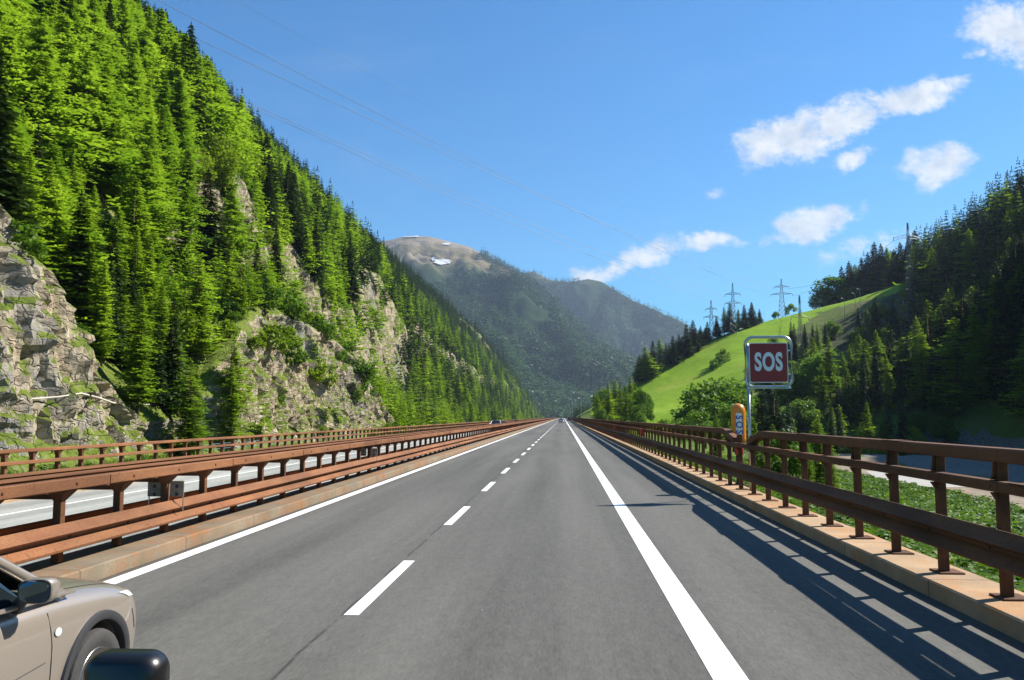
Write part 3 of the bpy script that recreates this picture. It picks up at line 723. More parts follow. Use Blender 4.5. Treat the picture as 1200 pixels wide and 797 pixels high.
while d < 192: Ds.append(d); d += .10 if d < 7 else .17 if d < 27 else .42 if d < 38 else (.42 + (d-38)*.05)
lv = []
for Y in Ys:
    tx = toe(Y)
    hs = [left_h(d, Y) for d in Ds]
    for j, d in enumerate(Ds):
        h = hs[j]; X = -(tx+d); z = -.72+h; Yv = 0
        a = hs[max(j-1, 0)]; b = hs[min(j+1, len(Ds)-1)]; sl_ = (b-a)/max(.01, Ds[min(j+1, len(Ds)-1)]-Ds[max(j-1, 0)])
        sy_ = (left_h(d, Y+.8)-left_h(d, Y-.8))/1.6 if 36 < Y < 125 and d < 24 else 0
        st = S((math.hypot(sl_, sy_*1.2)-1.45)/1.0)
        if d > 0:
            if st > 0: k_ = left_rock(d, Y, X, z)*st; X += k_; Yv = -k_*.8*max(-1, min(1, sy_)) ; z += .35*fbm((Y*.5, d*.6, 1), 3)*st
            z += (1-st)*(.5*fbm((Y*.25, d*.25, 6), 3))*S(d/3)
        lv.append((X, Y+Yv, z))
nD = len(Ds)
lf = [(i*nD+j, i*nD+j+1, (i+1)*nD+j+1, (i+1)*nD+j) for i in range(len(Ys)-1) for j in range(nD-1)]
def slope_mat(name, grassa, grassb, lo=.36, hi=.62, rocktint=(1, 1, 1)):
    m, t, b = material(name); p = t.pos()
    g = t.new('ShaderNodeNewGeometry'); nx, ny, nz = t.sep(g.outputs['Normal'])
    big = t.noise(p, .06, 4, .6); n1 = t.noise(t.mapping(p, (.5, .5, 1.5), (R(12), 0, 0)), 1.0, 8, .7); n2 = t.noise(t.mapping(p, (1.8, 1.8, .5)), 1.0, 6, .7)
    rock = t.ramp(n1, [(.28, (.16, .125, .085)), (.45, (.33, .265, .18)), (.6, (.46, .385, .27)), (.75, (.38, .34, .28))])
    px_, py_, pz_ = t.sep(p)
    rock = t.mix(t.math('MAXIMUM', t.sstep(big, .52, .66), t.math('MULTIPLY', t.math('SUBTRACT', 1, t.sstep(py_, 52, 62)), t.sstep(t.noise(t.mapping(p, (.25, .25, .12)), 1.0, 5, .6), .45, .62))), rock, t.mix(n1, (.17, .162, .145), (.38, .355, .305)))
    rock = t.mix(t.math('MULTIPLY', t.sstep(n2, .58, .70), .7), rock, (.085, .068, .05))
    vo = t.new('ShaderNodeTexVoronoi', feature='DISTANCE_TO_EDGE'); wv_ = t.new('ShaderNodeVectorMath', operation='ADD'); t.put(wv_.inputs[0], t.mapping(p, (.5, .55, .9), (R(15), 0, 0)))
    nz_ = t.new('ShaderNodeTexNoise'); t.put(nz_.inputs['Vector'], p); nz_.inputs['Scale'].default_value = 1.2; t.put(wv_.inputs[1], nz_.outputs['Color']); t.put(vo.inputs['Vector'], wv_.outputs[0]); vo.inputs['Scale'].default_value = 1.6
    rock = t.mix(t.math('MULTIPLY', t.math('MULTIPLY', t.math('SUBTRACT', 1, t.sstep(vo.outputs[0], .0, .09)), t.sstep(t.noise(p, .8, 3), .5, .6)), .4), rock, (.07, .055, .04))
    rock = t.mix(1, rock, rocktint, 'MULTIPLY')
    gn = t.noise(p, .9, 5, .6)
    grass = t.mix(t.ramp(gn, [(.3, 0), (.7, 1)]), grassa, grassb)
    f = t.sstep(t.math('ADD', nz, t.math('MULTIPLY', t.math('SUBTRACT', t.noise(p, .55, 5, .65), .5), .75)), lo, hi)
    t.put(b.inputs['Base Color'], t.mix(f, rock, grass)); b.inputs['Roughness'].default_value = .95; b.inputs['Specular IOR Level'].default_value = .1
    hgt = t.math('ADD', t.math('MULTIPLY', n1, .6), t.math('ADD', t.math('MULTIPLY', n2, .35), t.math('MULTIPLY', t.sstep(vo.outputs[0], 0, .09), .25)))
    t.put(b.inputs['Normal'], t.bump(hgt, .9, .45)); return m
M_slope = slope_mat('rocky_slope', (.085, .115, .022), (.17, .215, .035))
ls = link('rocky_hillside', raw_mesh('rocky_hillside', lv, lf, M_slope)); tag(ls, 'steep mountainside of tan rock faces and undergrowth left of the motorway', 'hillside', kind='structure')
L_bvh = BVHTree.FromPolygons([Vector(p) for p in lv], lf)
L_v = np.array(lv).reshape(len(Ys), nD, 3)
def left_surf(d, Y):
    i = min(max(np.searchsorted(Ys, Y)-1, 0), len(Ys)-2); j = min(max(np.searchsorted(Ds, d)-1, 0), nD-2)
    fi = (Y-Ys[i])/(Ys[i+1]-Ys[i]); fj = (d-Ds[j])/(Ds[j+1]-Ds[j])
    P = L_v[i, j]*(1-fi)*(1-fj)+L_v[i+1, j]*fi*(1-fj)+L_v[i, j+1]*(1-fi)*fj+L_v[i+1, j+1]*fi*fj
    e = L_v[i, j+1]-L_v[i, j]; return Vector(P), abs(e[2])/max(.05, abs(e[0]))

# grass strip between the far guard rail and the cliffs
def grass_mat(name, ca, cb, cc=None, sc=1.2):
    m, t, b = material(name); p = t.pos()
    n = t.noise(p, sc, 6, .65); n2 = t.noise(p, sc*.07, 4, .6)
    col = t.mix(t.ramp(n, [(.3, 0), (.7, 1)]), ca, cb)
    if cc: col = t.mix(t.math('MULTIPLY', t.sstep(n2, .5, .68), .8), col, cc)
    fine = t.noise(p, 5.0, 6, .75); tuf = t.noise(t.mapping(p, (.5, 1.3, .5), (0, 0, R(25))), .5, 5, .7)
    col = t.mix(1, col, t.ramp(t.math('ADD', t.math('MULTIPLY', fine, .55), t.math('MULTIPLY', tuf, .45)), [(.34, (.66, .70, .6)), (.5, (1, 1, 1)), (.66, (1.15, 1.12, 1.1))]), 'MULTIPLY')
    t.put(b.inputs['Base Color'], col); b.inputs['Roughness'].default_value = .9; b.inputs['Specular IOR Level'].default_value = .1
    t.put(b.inputs['Normal'], t.bump(t.math('ADD', n, fine), .8, .15)); return m
M_strip = grass_mat('verge_grass', (.06, .14, .012), (.13, .24, .02), (.20, .20, .06))
M_meadow = grass_mat('meadow_grass', (.155, .275, .008), (.21, .33, .014), (.24, .31, .03), .35)
M_floor = grass_mat('valley_floor', (.06, .12, .015), (.12, .18, .03), (.16, .16, .07), .4)

# ------------------------------------------------------------------ terrain: right side (thin-plate spline through chosen heights)
CT = []
for Y in (-30, 0, 40, 80, 120, 170): CT += [(5, Y, -.25), (9, Y, -1.0), (15, Y, -2.2), (24, Y, -3.0), (40, Y, -3.2), (60, Y, -3.2)]
for Y in (0, 60, 110, 165): CT += [(78, Y, -2.6), (100, Y, 24), (125, Y, 68), (152, Y, 116), (190, Y, 126), (240, Y, 130)]  # crest out of view shaped tall so its shadow covers the gravel
CT += [(78, 205, -1), (100, 205, 18), (125, 205, 43), (152, 205, 66), (190, 205, 72), (240, 205, 76)]
for Y in (240, 290): CT += [(100, Y, 19), (125, Y, 44), (152, Y, 66+(Y-240)*.02), (190, Y, 71), (240, Y, 76)]
for Y in (345,): CT += [(152, Y, 61), (190, Y, 66), (240, Y, 70)]
for Y in (410,): CT += [(125, Y, 46), (152, Y, 55), (190, Y, 58), (240, Y, 62)]
CT += [(5, 250, -.3), (5, 350, -.4), (5, 450, -.5), (5, 600, -1), (5, 800, -1)]
CT += [(14, 190, -.4), (22, 190, 1.4), (34, 190, 5), (50, 190, 8), (66, 190, 8), (84, 190, 11)]
def ctl(u, v, Y): p = at_y(u, v, Y); CT.append((p.x, p.y, p.z))
for u, v, Y in ((745, 447, 330), (775, 432, 335), (800, 418, 340), (830, 402, 350), (860, 388, 360), (890, 380, 370), (920, 372, 380), (965, 366, 390), (1005, 354, 395), (1050, 342, 385),
                (735, 487, 240), (770, 478, 245), (820, 462, 255), (870, 445, 260), (920, 420, 270), (970, 398, 280), (1020, 378, 290),
                (760, 462, 290), (800, 446, 295), (850, 424, 305), (900, 404, 315), (950, 388, 325), (1000, 372, 330)): ctl(u, v, Y)
CT += [(30, 430, 14), (60, 450, 24), (100, 470, 34), (150, 500, 46), (240, 500, 54), (20, 520, 2), (80, 600, 10), (150, 650, 22), (240, 700, 30), (60, 800, 0), (150, 850, 4), (240, 900, 8)]
ct = np.array(CT); nc = len(ct)
def tps(r2): return np.where(r2 > 1e-9, .5*r2*np.log(np.maximum(r2, 1e-9)), 0)
SCL = 100.
P2 = ct[:, :2]/SCL
Kt = tps(((P2[:, None]-P2[None])**2).sum(-1)) + np.eye(nc)*.004
A_ = np.zeros((nc+3, nc+3)); A_[:nc, :nc] = Kt; A_[:nc, nc:] = np.c_[np.ones(nc), P2]; A_[nc:, :nc] = A_[:nc, nc:].T
W_ = np.linalg.solve(A_, np.r_[ct[:, 2], 0, 0, 0])
def right_z(x, y):
    q = np.c_[np.atleast_1d(x), np.atleast_1d(y)]/SCL
    return tps(((q[:, None]-P2[None])**2).sum(-1)) @ W_[:nc] + W_[nc] + q @ W_[nc+1:]
xs = list(np.arange(5.0, 40, .7)) + list(np.arange(40, 240, 2.2)) ; yv = list(np.arange(-25, 60, 1.0)) + list(np.arange(60, 500, 2.5)) + list(np.arange(500, 905, 12))
gx, gy = np.meshgrid(xs, yv)
gz = right_z(gx.ravel(), gy.ravel())
rv = []
for x, y, z in zip(gx.ravel(), gy.ravel(), gz):
    z = float(z); amp = S((x-5.4)/6)
    z += amp*(.18*fbm((x*.35, y*.35, 2), 3) + .7*fbm((x*.05, y*.05, 4), 2)*S((x-20)/20))
    if x < 5.2: z = -.3
    rv.append((x, y, z))
nX = len(xs)
rf_ = [(i*nX+j, i*nX+j+1, (i+1)*nX+j+1, (i+1)*nX+j) for i in range(len(yv)-1) for j in range(nX-1)]
R_bvh = BVHTree.FromPolygons([Vector(p) for p in rv], rf_)
def right_surf(x, y):
    loc, nor, _, _ = R_bvh.ray_cast(Vector((x, y, 500)), Vector((0, 0, -1)))
    return (loc, nor) if loc else (None, None)
M_scrub = grass_mat('scrub', (.06, .10, .015), (.13, .17, .03), (.17, .15, .07), .5)
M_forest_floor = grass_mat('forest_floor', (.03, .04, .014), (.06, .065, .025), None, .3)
M_gravel = flat_mat('gravel', (.145, .132, .11), .95, 0, .5, 2.5, bump=1, bscale=6)
M_dirt = flat_mat('dirt', (.19, .145, .10), .95, 0, .45, 1.2, bump=1, bscale=5)
def rzone(x, y, z):
    wob = 6*noise.noise((x*.05, y*.05, 1))
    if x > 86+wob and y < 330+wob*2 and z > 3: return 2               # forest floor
    u, v, wd = pix((x, y, z))
    if y > 178+wob and x > 9+wob*.3:
        edge = interp(v, [(335, 1075), (366, 960), (400, 925), (440, 880), (500, 850)])
        return 0 if u < edge+wob*3 else 1
    if 36+wob*.5 < x < 84 and y < 175 and z < -1.2: return 3
    if 25 < x+wob*.3 < 37 and y < 120: return 4
    return 5
ridx = []
for f in rf_:
    c = np.mean([rv[k] for k in f], axis=0); ridx.append(rzone(*c))
rs = link('hillside_meadow', raw_mesh('hillside_meadow', rv, rf_, [M_meadow, M_scrub, M_forest_floor, M_gravel, M_dirt, M_floor], ridx, True)); tag(rs, 'green meadow hill and dark wooded slope right of the motorway', 'hillside', kind='structure')
# pale track beside the river bed
mb = MB(); tr_ = [at_z(1008, 567, -2.6), at_z(1040, 563, -2.75), at_z(1075, 566, -2.8), at_z(1120, 575, -2.8)]
for k in range(len(tr_)-1):
    a, b = tr_[k], tr_[k+1]; dz = Vector((0, 0, .35)); e = Vector((2.0, 6.5, 0))
    mb.quad(a+dz-e, b+dz-e, b+dz+e, a+dz+e)
M_track = flat_mat('pale_track', (.34, .325, .30), .9, 0, .12, 1.5)
# ground under everything
mb = MB(); G = 2400
for i in range(12):
    for j in range(12):
        x0, x1 = -G+2*G*i/12, -G+2*G*(i+1)/12; y0, y1 = -250+4700*j/12, -250+4700*(j+1)/12
        mb.quad((x0, y0, -4.2), (x1, y0, -4.2), (x1, y1, -4.2), (x0, y1, -4.2))
tag(mb.build('ground', M_floor), 'valley ground', 'ground', kind='structure')

# ------------------------------------------------------------------ far mountains
def mountain(name, crest, ynear, label, seed, mat, back=900, foot_z=-6, nv=90):
    us = np.arange(crest[0][0], crest[-1][0]+.1, 3.0)
    V = []; n = 0
    cu = [c[0] for c in crest]
    for u in us:
        v = interp(u, [(c[0], c[1]) for c in crest]); Yc = interp(u, [(c[0], c[2]) for c in crest]); Yn = interp(u, ynear)
        Pc = at_y(u, v, Yc); dx = ray(u, 488).x/ray(u, 488).y
        for k in range(nv+1):
            s = k/nv
            Y = Yn+(Yc-Yn)*s
            h = foot_z + (Pc.z-foot_z)*(s*.82+.18*s*s)
            amp = 200*S(s*3)*S((1-s)*4)*(Yc/3000)
            X = dx*Y
            h += amp*(abs(noise.noise((X*.0022+seed, Y*.0011, 0)))-.22)*1.3 + amp*.45*fbm((X*.006, Y*.004, seed), 3) + 9*fbm((X*.03, Y*.03, seed), 2)*S(s*4)*S((1-s)*8+.25)
            h = max(h, foot_z)
            V.append((X, Y, h))
        for k in range(1, 5): V.append((dx*(Yc+back*k/4), Yc+back*k/4, Pc.z*(1-.22*k)-10*k))
        n = nv+5
    fs = [(i*n+j, (i+1)*n+j, (i+1)*n+j+1, i*n+j+1) for i in range(len(us)-1) for j in range(n-1)]
    o = link(name, raw_mesh(name, V, fs, mat, None, True)); tag(o, label, 'mountain', kind='structure')
    return us, np.array(V).reshape(len(us), n, 3)[:, :nv+1]
def mount_mat(name, tree_z, snow=False):
    m, t, b = material(name); p = t.pos(); x, y, z = t.sep(p)
    n = t.noise(p, .004, 6, .6); n2 = t.noise(p, .02, 6, .65)
    alp = t.ramp(t.math('ADD', t.math('MULTIPLY', n, .5), t.math('MULTIPLY', n2, .5)), [(.36, (.075, .075, .03)), (.5, (.16, .125, .065)), (.62, (.25, .20, .15))])
    forest = t.mix(n2, (.012, .028, .010), (.03, .055, .018))
    lim = t.math('MULTIPLY_ADD', t.math('SUBTRACT', n, .5), 230.0, t.math('SUBTRACT', z, tree_z))
    col = t.mix(t.sstep(lim, -30, 50), forest, alp)
    t.put(b.inputs['Base Color'], col); b.inputs['Roughness'].default_value = .95; b.inputs['Specular IOR Level'].default_value = .05
    t.put(b.inputs['Normal'], t.bump(n2, .8, 14)); return m
M1 = [(380, 300, 3000), (440, 284, 3000), (474, 277, 3000), (500, 277, 3000), (520, 282, 3000), (548, 289, 2950), (575, 303, 2900), (600, 316, 2850), (625, 330, 2800), (650, 352, 2700), (680, 380, 2600), (710, 405, 2500), (745, 430, 2400), (780, 455, 2300), (830, 478, 2200)]
M2 = [(540, 345, 3900), (600, 324, 3900), (625, 318, 3900), (645, 328, 3900), (668, 331, 3850), (690, 327, 3800), (706, 330, 3800), (722, 340, 3750), (745, 353, 3700), (775, 366, 3600), (802, 378, 3500), (830, 398, 3450), (870, 428, 3400), (930, 460, 3300), (1000, 480, 3200)]
m1u, m1 = mountain('mountain', M1, [(380, 1250), (600, 1300), (700, 1500), (830, 1800)], 'forested mountain with a bare alpine summit and snow patches straight ahead', 1.3, mount_mat('alpine_slope', 455, True))
m2u, m2 = mountain('mountain', M2, [(540, 2700), (700, 2500), (1000, 2300)], 'second forested mountain with small clearings, right of the summit', 7.7, mount_mat('alpine_slope_two', 610))
# snow patches lying on the summit meadow
M_snow = flat_mat('old_snow', (.42, .43, .45), .8, 0, .05, .05)
m_bvh = BVHTree.FromPolygons([Vector(p) for p in m1.reshape(-1, 3)], [(i*91+j, (i+1)*91+j, (i+1)*91+j+1, i*91+j+1) for i in range(len(m1u)-1) for j in range(90)])
for (u, v, a, b_, lab) in ((518, 308, 10, 3.2, 'largest snow patch below the bare summit'), (508, 304.5, 4, 2, 'snow patch touching the upper left of the largest one'), (482, 277.9, 9, 1.2, 'thin snow strip along the bare summit ridge'), (523, 287, 5, 1.2, 'small snow strip high on the right shoulder of the summit')):
    P = []
    for k in range(28):
        an = 2*math.pi*k/28; rr_ = 1+.35*noise.noise((u+2*math.cos(an), v+2*math.sin(an), 3))
        P.append((u+a*rr_*math.cos(an), v+b_*rr_*math.sin(an)))
    hits = []
    for q in [(u, v)]+P:
        loc, nor, _, _ = m_bvh.ray_cast(CAM, ray(*q)); hits.append(loc + nor*4 if loc and nor.dot(loc-CAM) < 0 else (loc-nor*4 if loc else None))
    if hits[0]:
        mb = MB()
        for k in range(28):
            A1, B1_ = hits[1+k], hits[1+(k+1) % 28]
            if A1 and B1_: mb.tri(hits[0], A1, B1_)
        if mb.f: tag(mb.build('snow_patch', M_snow), lab, 'snow patch', 'snow patches on the summit')

tz_ = lambda x, y: float(right_z(x, y)[0])
mb = MB(); pts = [(26.5, 62), (27.5, 68), (28.5, 74), (30, 80)]
for a, b in zip(pts, pts[1:]):
    mb.quad((a[0]-2.6, a[1], tz_(*a)+.38), (a[0]+2.6, a[1], tz_(*a)+.38), (b[0]+2.6, b[1], tz_(*b)+.38), (b[0]-2.6, b[1], tz_(*b)+.38))
tag(mb.build('path', M_track), 'pale gravel track on the valley floor seen through the right guard rail', 'track', kind='structure')

# ------------------------------------------------------------------ tree prototypes
def diamond(V, Fc, p, d, side, l, w_):
    i = len(V); m_ = p + d*(l*.45)
    V.extend((tuple(p), tuple(m_+side*w_), tuple(p+d*l), tuple(m_-side*w_))); Fc.append((i, i+1, i+2, i+3))
def conifer(seed, h, rad, levels, nb, ns, z0, droop, lift, spread, fat, irr=.25, tipw=.32, power=.8):
    r = random.Random(seed); V = []; Fc = []
    ph = r.random()*6.28
    lop = [1+irr*1.1*(r.random()-.5) for _ in range(7)]; wob = [1+irr*.7*(r.random()-.5) for _ in range(12)]
    for k in range(levels):
        f = (k+r.random()*.7)/levels; z = h*(z0+(1-z0)*f*.995)
        Rr = rad*(1-f)**power*(1+irr*(r.random()-.5)) + .02*h*.3
        Rr *= wob[int(f*11.99)]
        if f < .12: Rr *= .62+.38*f/.12
        n = nb if f < .75 else max(3, nb-2)
        for j in range(n):
            a = ph + 2*math.pi*(j+.7*r.random())/n + k*1.9
            L = Rr*(.7+.5*r.random())*lop[int(((a % 6.283)/6.283)*6.99)]
            if r.random() < .05: continue
            d = Vector((math.cos(a), math.sin(a), lift*(1-.4*f)+.34*(r.random()-.5))); d.normalize(); lat = Vector((-math.sin(a), math.cos(a), 0))
            for q in range(ns):
                s = (q+.35+.5*r.random())/ns
                p = Vector((0, 0, z)) + d*(L*s) - Vector((0, 0, droop*L*s*s))
                for sg in ((-1, 1) if q < ns-1 else (0,)):
                    dd = (d*(.62) + lat*sg*spread*(.7+.6*r.random()) + Vector((0, 0, -droop*.9*s + .75*(r.random()-.5)))).normalized()
                    l = L*fat*(1.15-.55*s)*(.7+.6*r.random()) + .03*h*.35
                    sv = dd.cross(Vector((r.random()-.5, r.random()-.5, 1.1))).normalized()
                    diamond(V, Fc, p, dd, sv, l, l*tipw*(.8+.4*r.random()))
    # leader
    for q in range(4): diamond(V, Fc, Vector((0, 0, h*(.955+.01*q))), Vector((.25*(r.random()-.5), .25*(r.random()-.5), 1)).normalized(), Vector((math.cos(q*1.6), math.sin(q*1.6), 0)), h*.035, h*.006)
    return V, Fc
def trunk_mesh(name, h, r_, seed=0, lean=.0):
    mb = MB(); rr2 = random.Random(seed)
    mb.tube([(0, 0, -.8), (lean*.3, 0, h*.3), (lean*.6, .02*h*(rr2.random()-.5), h*.6), (lean, 0, h*.97)], [r_*1.15, r_*.85, r_*.5, r_*.06], 7)
    me = raw_mesh(name, mb.v, mb.f, M_bark, None, True); return me
def leafball(seed, h, rad, nclump, nleaf, lsize, z0=.22, shape=1.0):
    r = random.Random(seed); V = []; Fc = []; limbs = []
    for k in range(nclump):
        a = r.random()*6.283; f = r.random(); z = h*(z0+(1-z0)*(.12+.80*f))
        prof = math.sin(math.pi*min(1, .16+.80*f))**.75
        rr_ = rad*prof*(.35+.6*math.sqrt(r.random()))
        c = Vector((rr_*math.cos(a), rr_*math.sin(a), z)); cr = rad*(.28+.22*r.random())
        limbs.append(c)
        for _ in range(nleaf):
            u = Vector((r.gauss(0, 1), r.gauss(0, 1), r.gauss(0, 1)*.75)).normalized()*cr*(.45+.6*r.random()**.6)
            d = (u.normalized()*.5+Vector((r.gauss(0, 1), r.gauss(0, 1), r.gauss(0, 1)-.2))).normalized()
            sv = d.cross(Vector((r.random()-.5, r.random()-.5, r.random()+.2))).normalized(); l = lsize*(.6+.8*r.random())
            diamond(V, Fc, c+u, d, sv, l, l*.42)
    return V, Fc, limbs
def leaf_trunk(name, h, limbs, r_):
    mb = MB(); mb.tube([(0, 0, -.6), (.02*h, 0, h*.25), (0, .02*h, h*.5), (.01*h, 0, h*.86)], [r_, r_*.8, r_*.5, r_*.1], 8)
    for c in limbs[:14]:
        b = Vector((.01*h, 0, max(h*.12, c.z*.6))); mb.tube([b, (b+c)/2+Vector((0, 0, .03*h)), c], [r_*.35, r_*.22, r_*.06], 5)
    return raw_mesh(name, mb.v, mb.f, M_bark, None, True)
PRO = {}
def proto(kind, h, V, Fc, mat, tr): PRO.setdefault(kind, []).append((h, raw_mesh(kind+'_crown', V, Fc, mat), tr))
for s in range(4):
    V, Fc = conifer(10+s, 14, 2.6-.25*(s % 2)+.3*(s == 3), 58, 8, 8, .07, .14, .20, .9, .19, .8, .26, [.72, .9, .62, .8][s]); proto('larch_tree', 14, V, Fc, M_larch, trunk_mesh('larch_trunk', 14, .19, s))
    V, Fc = conifer(30+s, 17, 2.45+.25*(s % 2), 46, 8, 5, .06, .42, .05, .62, .34, .3, .30, .85); proto('spruce_tree', 17, V, Fc, M_spruce, trunk_mesh('spruce_trunk', 17, .23, s))
for s in range(3):
    V, Fc, lb = leafball(50+s, 10, 3.1, 26, 130, .42); lt = leaf_trunk('leafy_trunk', 10, lb, .2); proto('leafy_tree', 10, V, Fc, M_leaf, lt); proto('yellow_tree', 10, V, Fc, M_leafy, lt)
    V, Fc, lb = leafball(60+s, 2.2, 1.15, 9, 90, .26, .05); proto('shrub', 2.2, V, Fc, M_leafy if s == 0 else M_leaf, None)
FARP = {}
for s in range(3):
    V, Fc = conifer(110+s, 14, 2.7, 20, 6, 4, .08, .12, .2, .9, .32, .7, .32, .75); FARP.setdefault('larch', []).append(raw_mesh('far_larch', V, Fc, M_larch))
    V, Fc = conifer(130+s, 17, 2.6, 17, 6, 3, .06, .40, .05, .62, .5, .3, .36, .85); FARP.setdefault('spruce', []).append(raw_mesh('far_spruce', V, Fc, M_spruce))
    V, Fc = conifer(150+s, 22, 4.2, 6, 5, 1, .04, .5, .0, .8, 1.0, .4, .6, .8); FARP.setdefault('mspruce', []).append(raw_mesh('mountain_spruce', V, Fc, M_spruce_far))
    V, Fc = conifer(160+s, 19, 4.4, 6, 5, 1, .05, .2, .1, .8, 1.0, .4, .6, .7); FARP.setdefault('mlarch', []).append(raw_mesh('mountain_larch', V, Fc, M_larch_far))
NTREE = 0
def plant(kind, P, h, label, group, rz=None, cat='tree', sx=1.0):
    global NTREE
    lst = PRO[kind]; h0, crown, tr = lst[NTREE % len(lst)]; NTREE += 1
    s = h/h0
    if tr is None:
        o = link(kind, crown); tag(o, label, cat, group); o.location = P; o.rotation_euler = (0, 0, rnd.random()*6.28); o.scale = (s*sx, s*sx, s); return o
    r = empty('leafy_tree' if kind == 'yellow_tree' else kind, P, rnd.random()*6.28 if rz is None else rz); tag(r, label, cat, group); r.scale = (s*sx, s*sx, s)
    link('trunk', tr, r); link('crown', crown, r); return r
def scatter(name, pts, meshes, label, cat):
    """uncountable growth: one object whose points carry instances of a few plant meshes"""
    col = bpy.data.collections.new(name+'_kinds')
    for k, me in enumerate(meshes):
        o = bpy.data.objects.new('%s_kind' % name, me); col.objects.link(o)
    me = bpy.data.meshes.new(name); me.from_pydata([tuple(p[0]) for p in pts], [], [])
    a = me.attributes.new('grow', 'FLOAT', 'POINT'); a.data.foreach_set('value', [p[1] for p in pts])
    b = me.attributes.new('turn', 'FLOAT', 'POINT'); b.data.foreach_set('value', [rnd.random()*6.28 for _ in pts])
    c = me.attributes.new('pick', 'INT', 'POINT'); c.data.foreach_set('value', [rnd.randrange(len(meshes)) for _ in pts])
    o = link(name, me); tag(o, label, cat, kind='stuff')
    g = bpy.data.node_groups.new(name, 'GeometryNodeTree')
    g.interface.new_socket('Geometry', in_out='INPUT', socket_type='NodeSocketGeometry'); g.interface.new_socket('Geometry', in_out='OUTPUT', socket_type='NodeSocketGeometry')
    n = g.nodes; i_ = n.new('NodeGroupInput'); o_ = n.new('NodeGroupOutput')
    ci = n.new('GeometryNodeCollectionInfo'); ci.inputs['Collection'].default_value = col; ci.inputs['Separate Children'].default_value = True; ci.inputs['Reset Children'].default_value = True
    ip = n.new('GeometryNodeInstanceOnPoints'); ip.inputs['Pick Instance'].default_value = True
    def attr(nm, ty):
        q = n.new('GeometryNodeInputNamedAttribute'); q.data_type = ty; q.inputs['Name'].default_value = nm; return q.outputs['Attribute']
    cr = n.new('ShaderNodeCombineXYZ'); g.links.new(attr('turn', 'FLOAT'), cr.inputs[2])
    g.links.new(i_.outputs[0], ip.inputs['Points']); g.links.new(ci.outputs[0], ip.inputs['Instance'])
    g.links.new(attr('pick', 'INT'), ip.inputs['Instance Index']); g.links.new(cr.outputs[0], ip.inputs['Rotation']); g.links.new(attr('grow', 'FLOAT'), ip.inputs['Scale'])
    g.links.new(ip.outputs[0], o_.inputs[0])
    m_ = o.modifiers.new('scatter', 'NODES'); m_.node_group = g; return o

# ------------------------------------------------------------------ trees of the left slope
cand = []   # (size in pixels, kind, point, height, d)
shr = []
Y = 14.
while Y < 1100:
    step = 2.3 if Y < 120 else (2.5 + (Y-120)*.0042)
    cd = interp(Y, CREST_D); d = .8
    while d < min(cd+22, 188):
        y_ = Y + step*(rnd.random()-.5)*1.1; d_ = max(.3, d + step*(rnd.random()-.5)*1.1); d += step*(.92 if d > 10 else .8)
        P, steep = left_surf(d_, y_)
        n1 = noise.noise((y_*.03, d_*.035, 4)); n2 = noise.noise((y_*.11, d_*.11, 9))
        if steep > 2.5: p = .06
        elif steep > 1.8: p = .22
        else: p = .93
        if y_ < 50 and d_ < 9: p *= .01
        if 66 < y_ < 116 and d_ < 15: p *= .4
        low_ = .68 if 66 < y_ < 116 and d_ < 9 else 1
        if rnd.random() > p:
            if rnd.random() < .55 and steep < 3.4 and d_ > 2.2 and (y_ > 50 or rnd.random() < .5): shr.append((P, .5+1.0*rnd.random(), y_, d_))
            continue
        up = d_/cd
        sp = .07 + .95*S((up-.42)/.28) + (.18 if y_ > 130 else 0) + (.30 if y_ > 240 else 0) + .36*n1
        if 51 < y_ < 56 and d_ < 7: sp = .8
        if 57 < y_ < 72 and d_ < 14: sp = .05
        kind = 'spruce_tree' if rnd.random() < sp else 'larch_tree'
        if kind == 'larch_tree' and d_ < 60 and y_ < 200 and rnd.random() < .13: kind = 'leafy_tree'
        h = (5+4*rnd.random()) if kind == 'leafy_tree' else (8+6.5*rnd.random()) if kind == 'larch_tree' else (10.5+6.5*rnd.random()); h *= 1-.22*S((up-.6)/.4)
        h *= .55+.45*S(d_/24); h *= .92+.25*n2
        h *= low_
        if steep > 1.8: h *= .62
        u, v, wd = pix(P)
        if wd < 5: continue
        cand.append((h*F/wd, kind, P, h, d_, y_, u, v))
    Y += step*.93
def visible(P, h, u, v, px_, bv):
    if u < -px_*.25 or u > 1200+px_*.25 or v-px_ > 797 or v < -10: return False
    T = P+Vector((0, 0, h*.8)); dv_ = T-CAM
    for q in bv:
        if q.ray_cast(CAM, dv_.normalized(), dv_.length-1.5)[0]: return False
    return True
def left_zone(u, v, d, y):
    e = 'above the grey rock face at the left edge' if u < 165 and d > 8 else 'at the foot of the left rock face' if u < 120 else 'in the gully right of the left rock face' if y < 68 and d < 30 else 'on the slope over the middle rock face' if u < 380 else 'around the tall middle rock faces' if u < 480 else 'beyond the rock faces'
    b = 'low down near the far guard rail' if d < 8 else 'low on the slope' if d < 28 else 'halfway up the mountainside' if d < 75 else 'high up below the skyline' if d < 105 else 'on the left mountain skyline'
    return e, b
cand.sort(key=lambda c: -c[0])
used = {'larch_tree': 0, 'spruce_tree': 0, 'leafy_tree': 0}; LIM = {'larch_tree': 225, 'spruce_tree': 95, 'leafy_tree': 120}
rest = {'larch_tree': [], 'spruce_tree': [], 'leafy_tree': []}
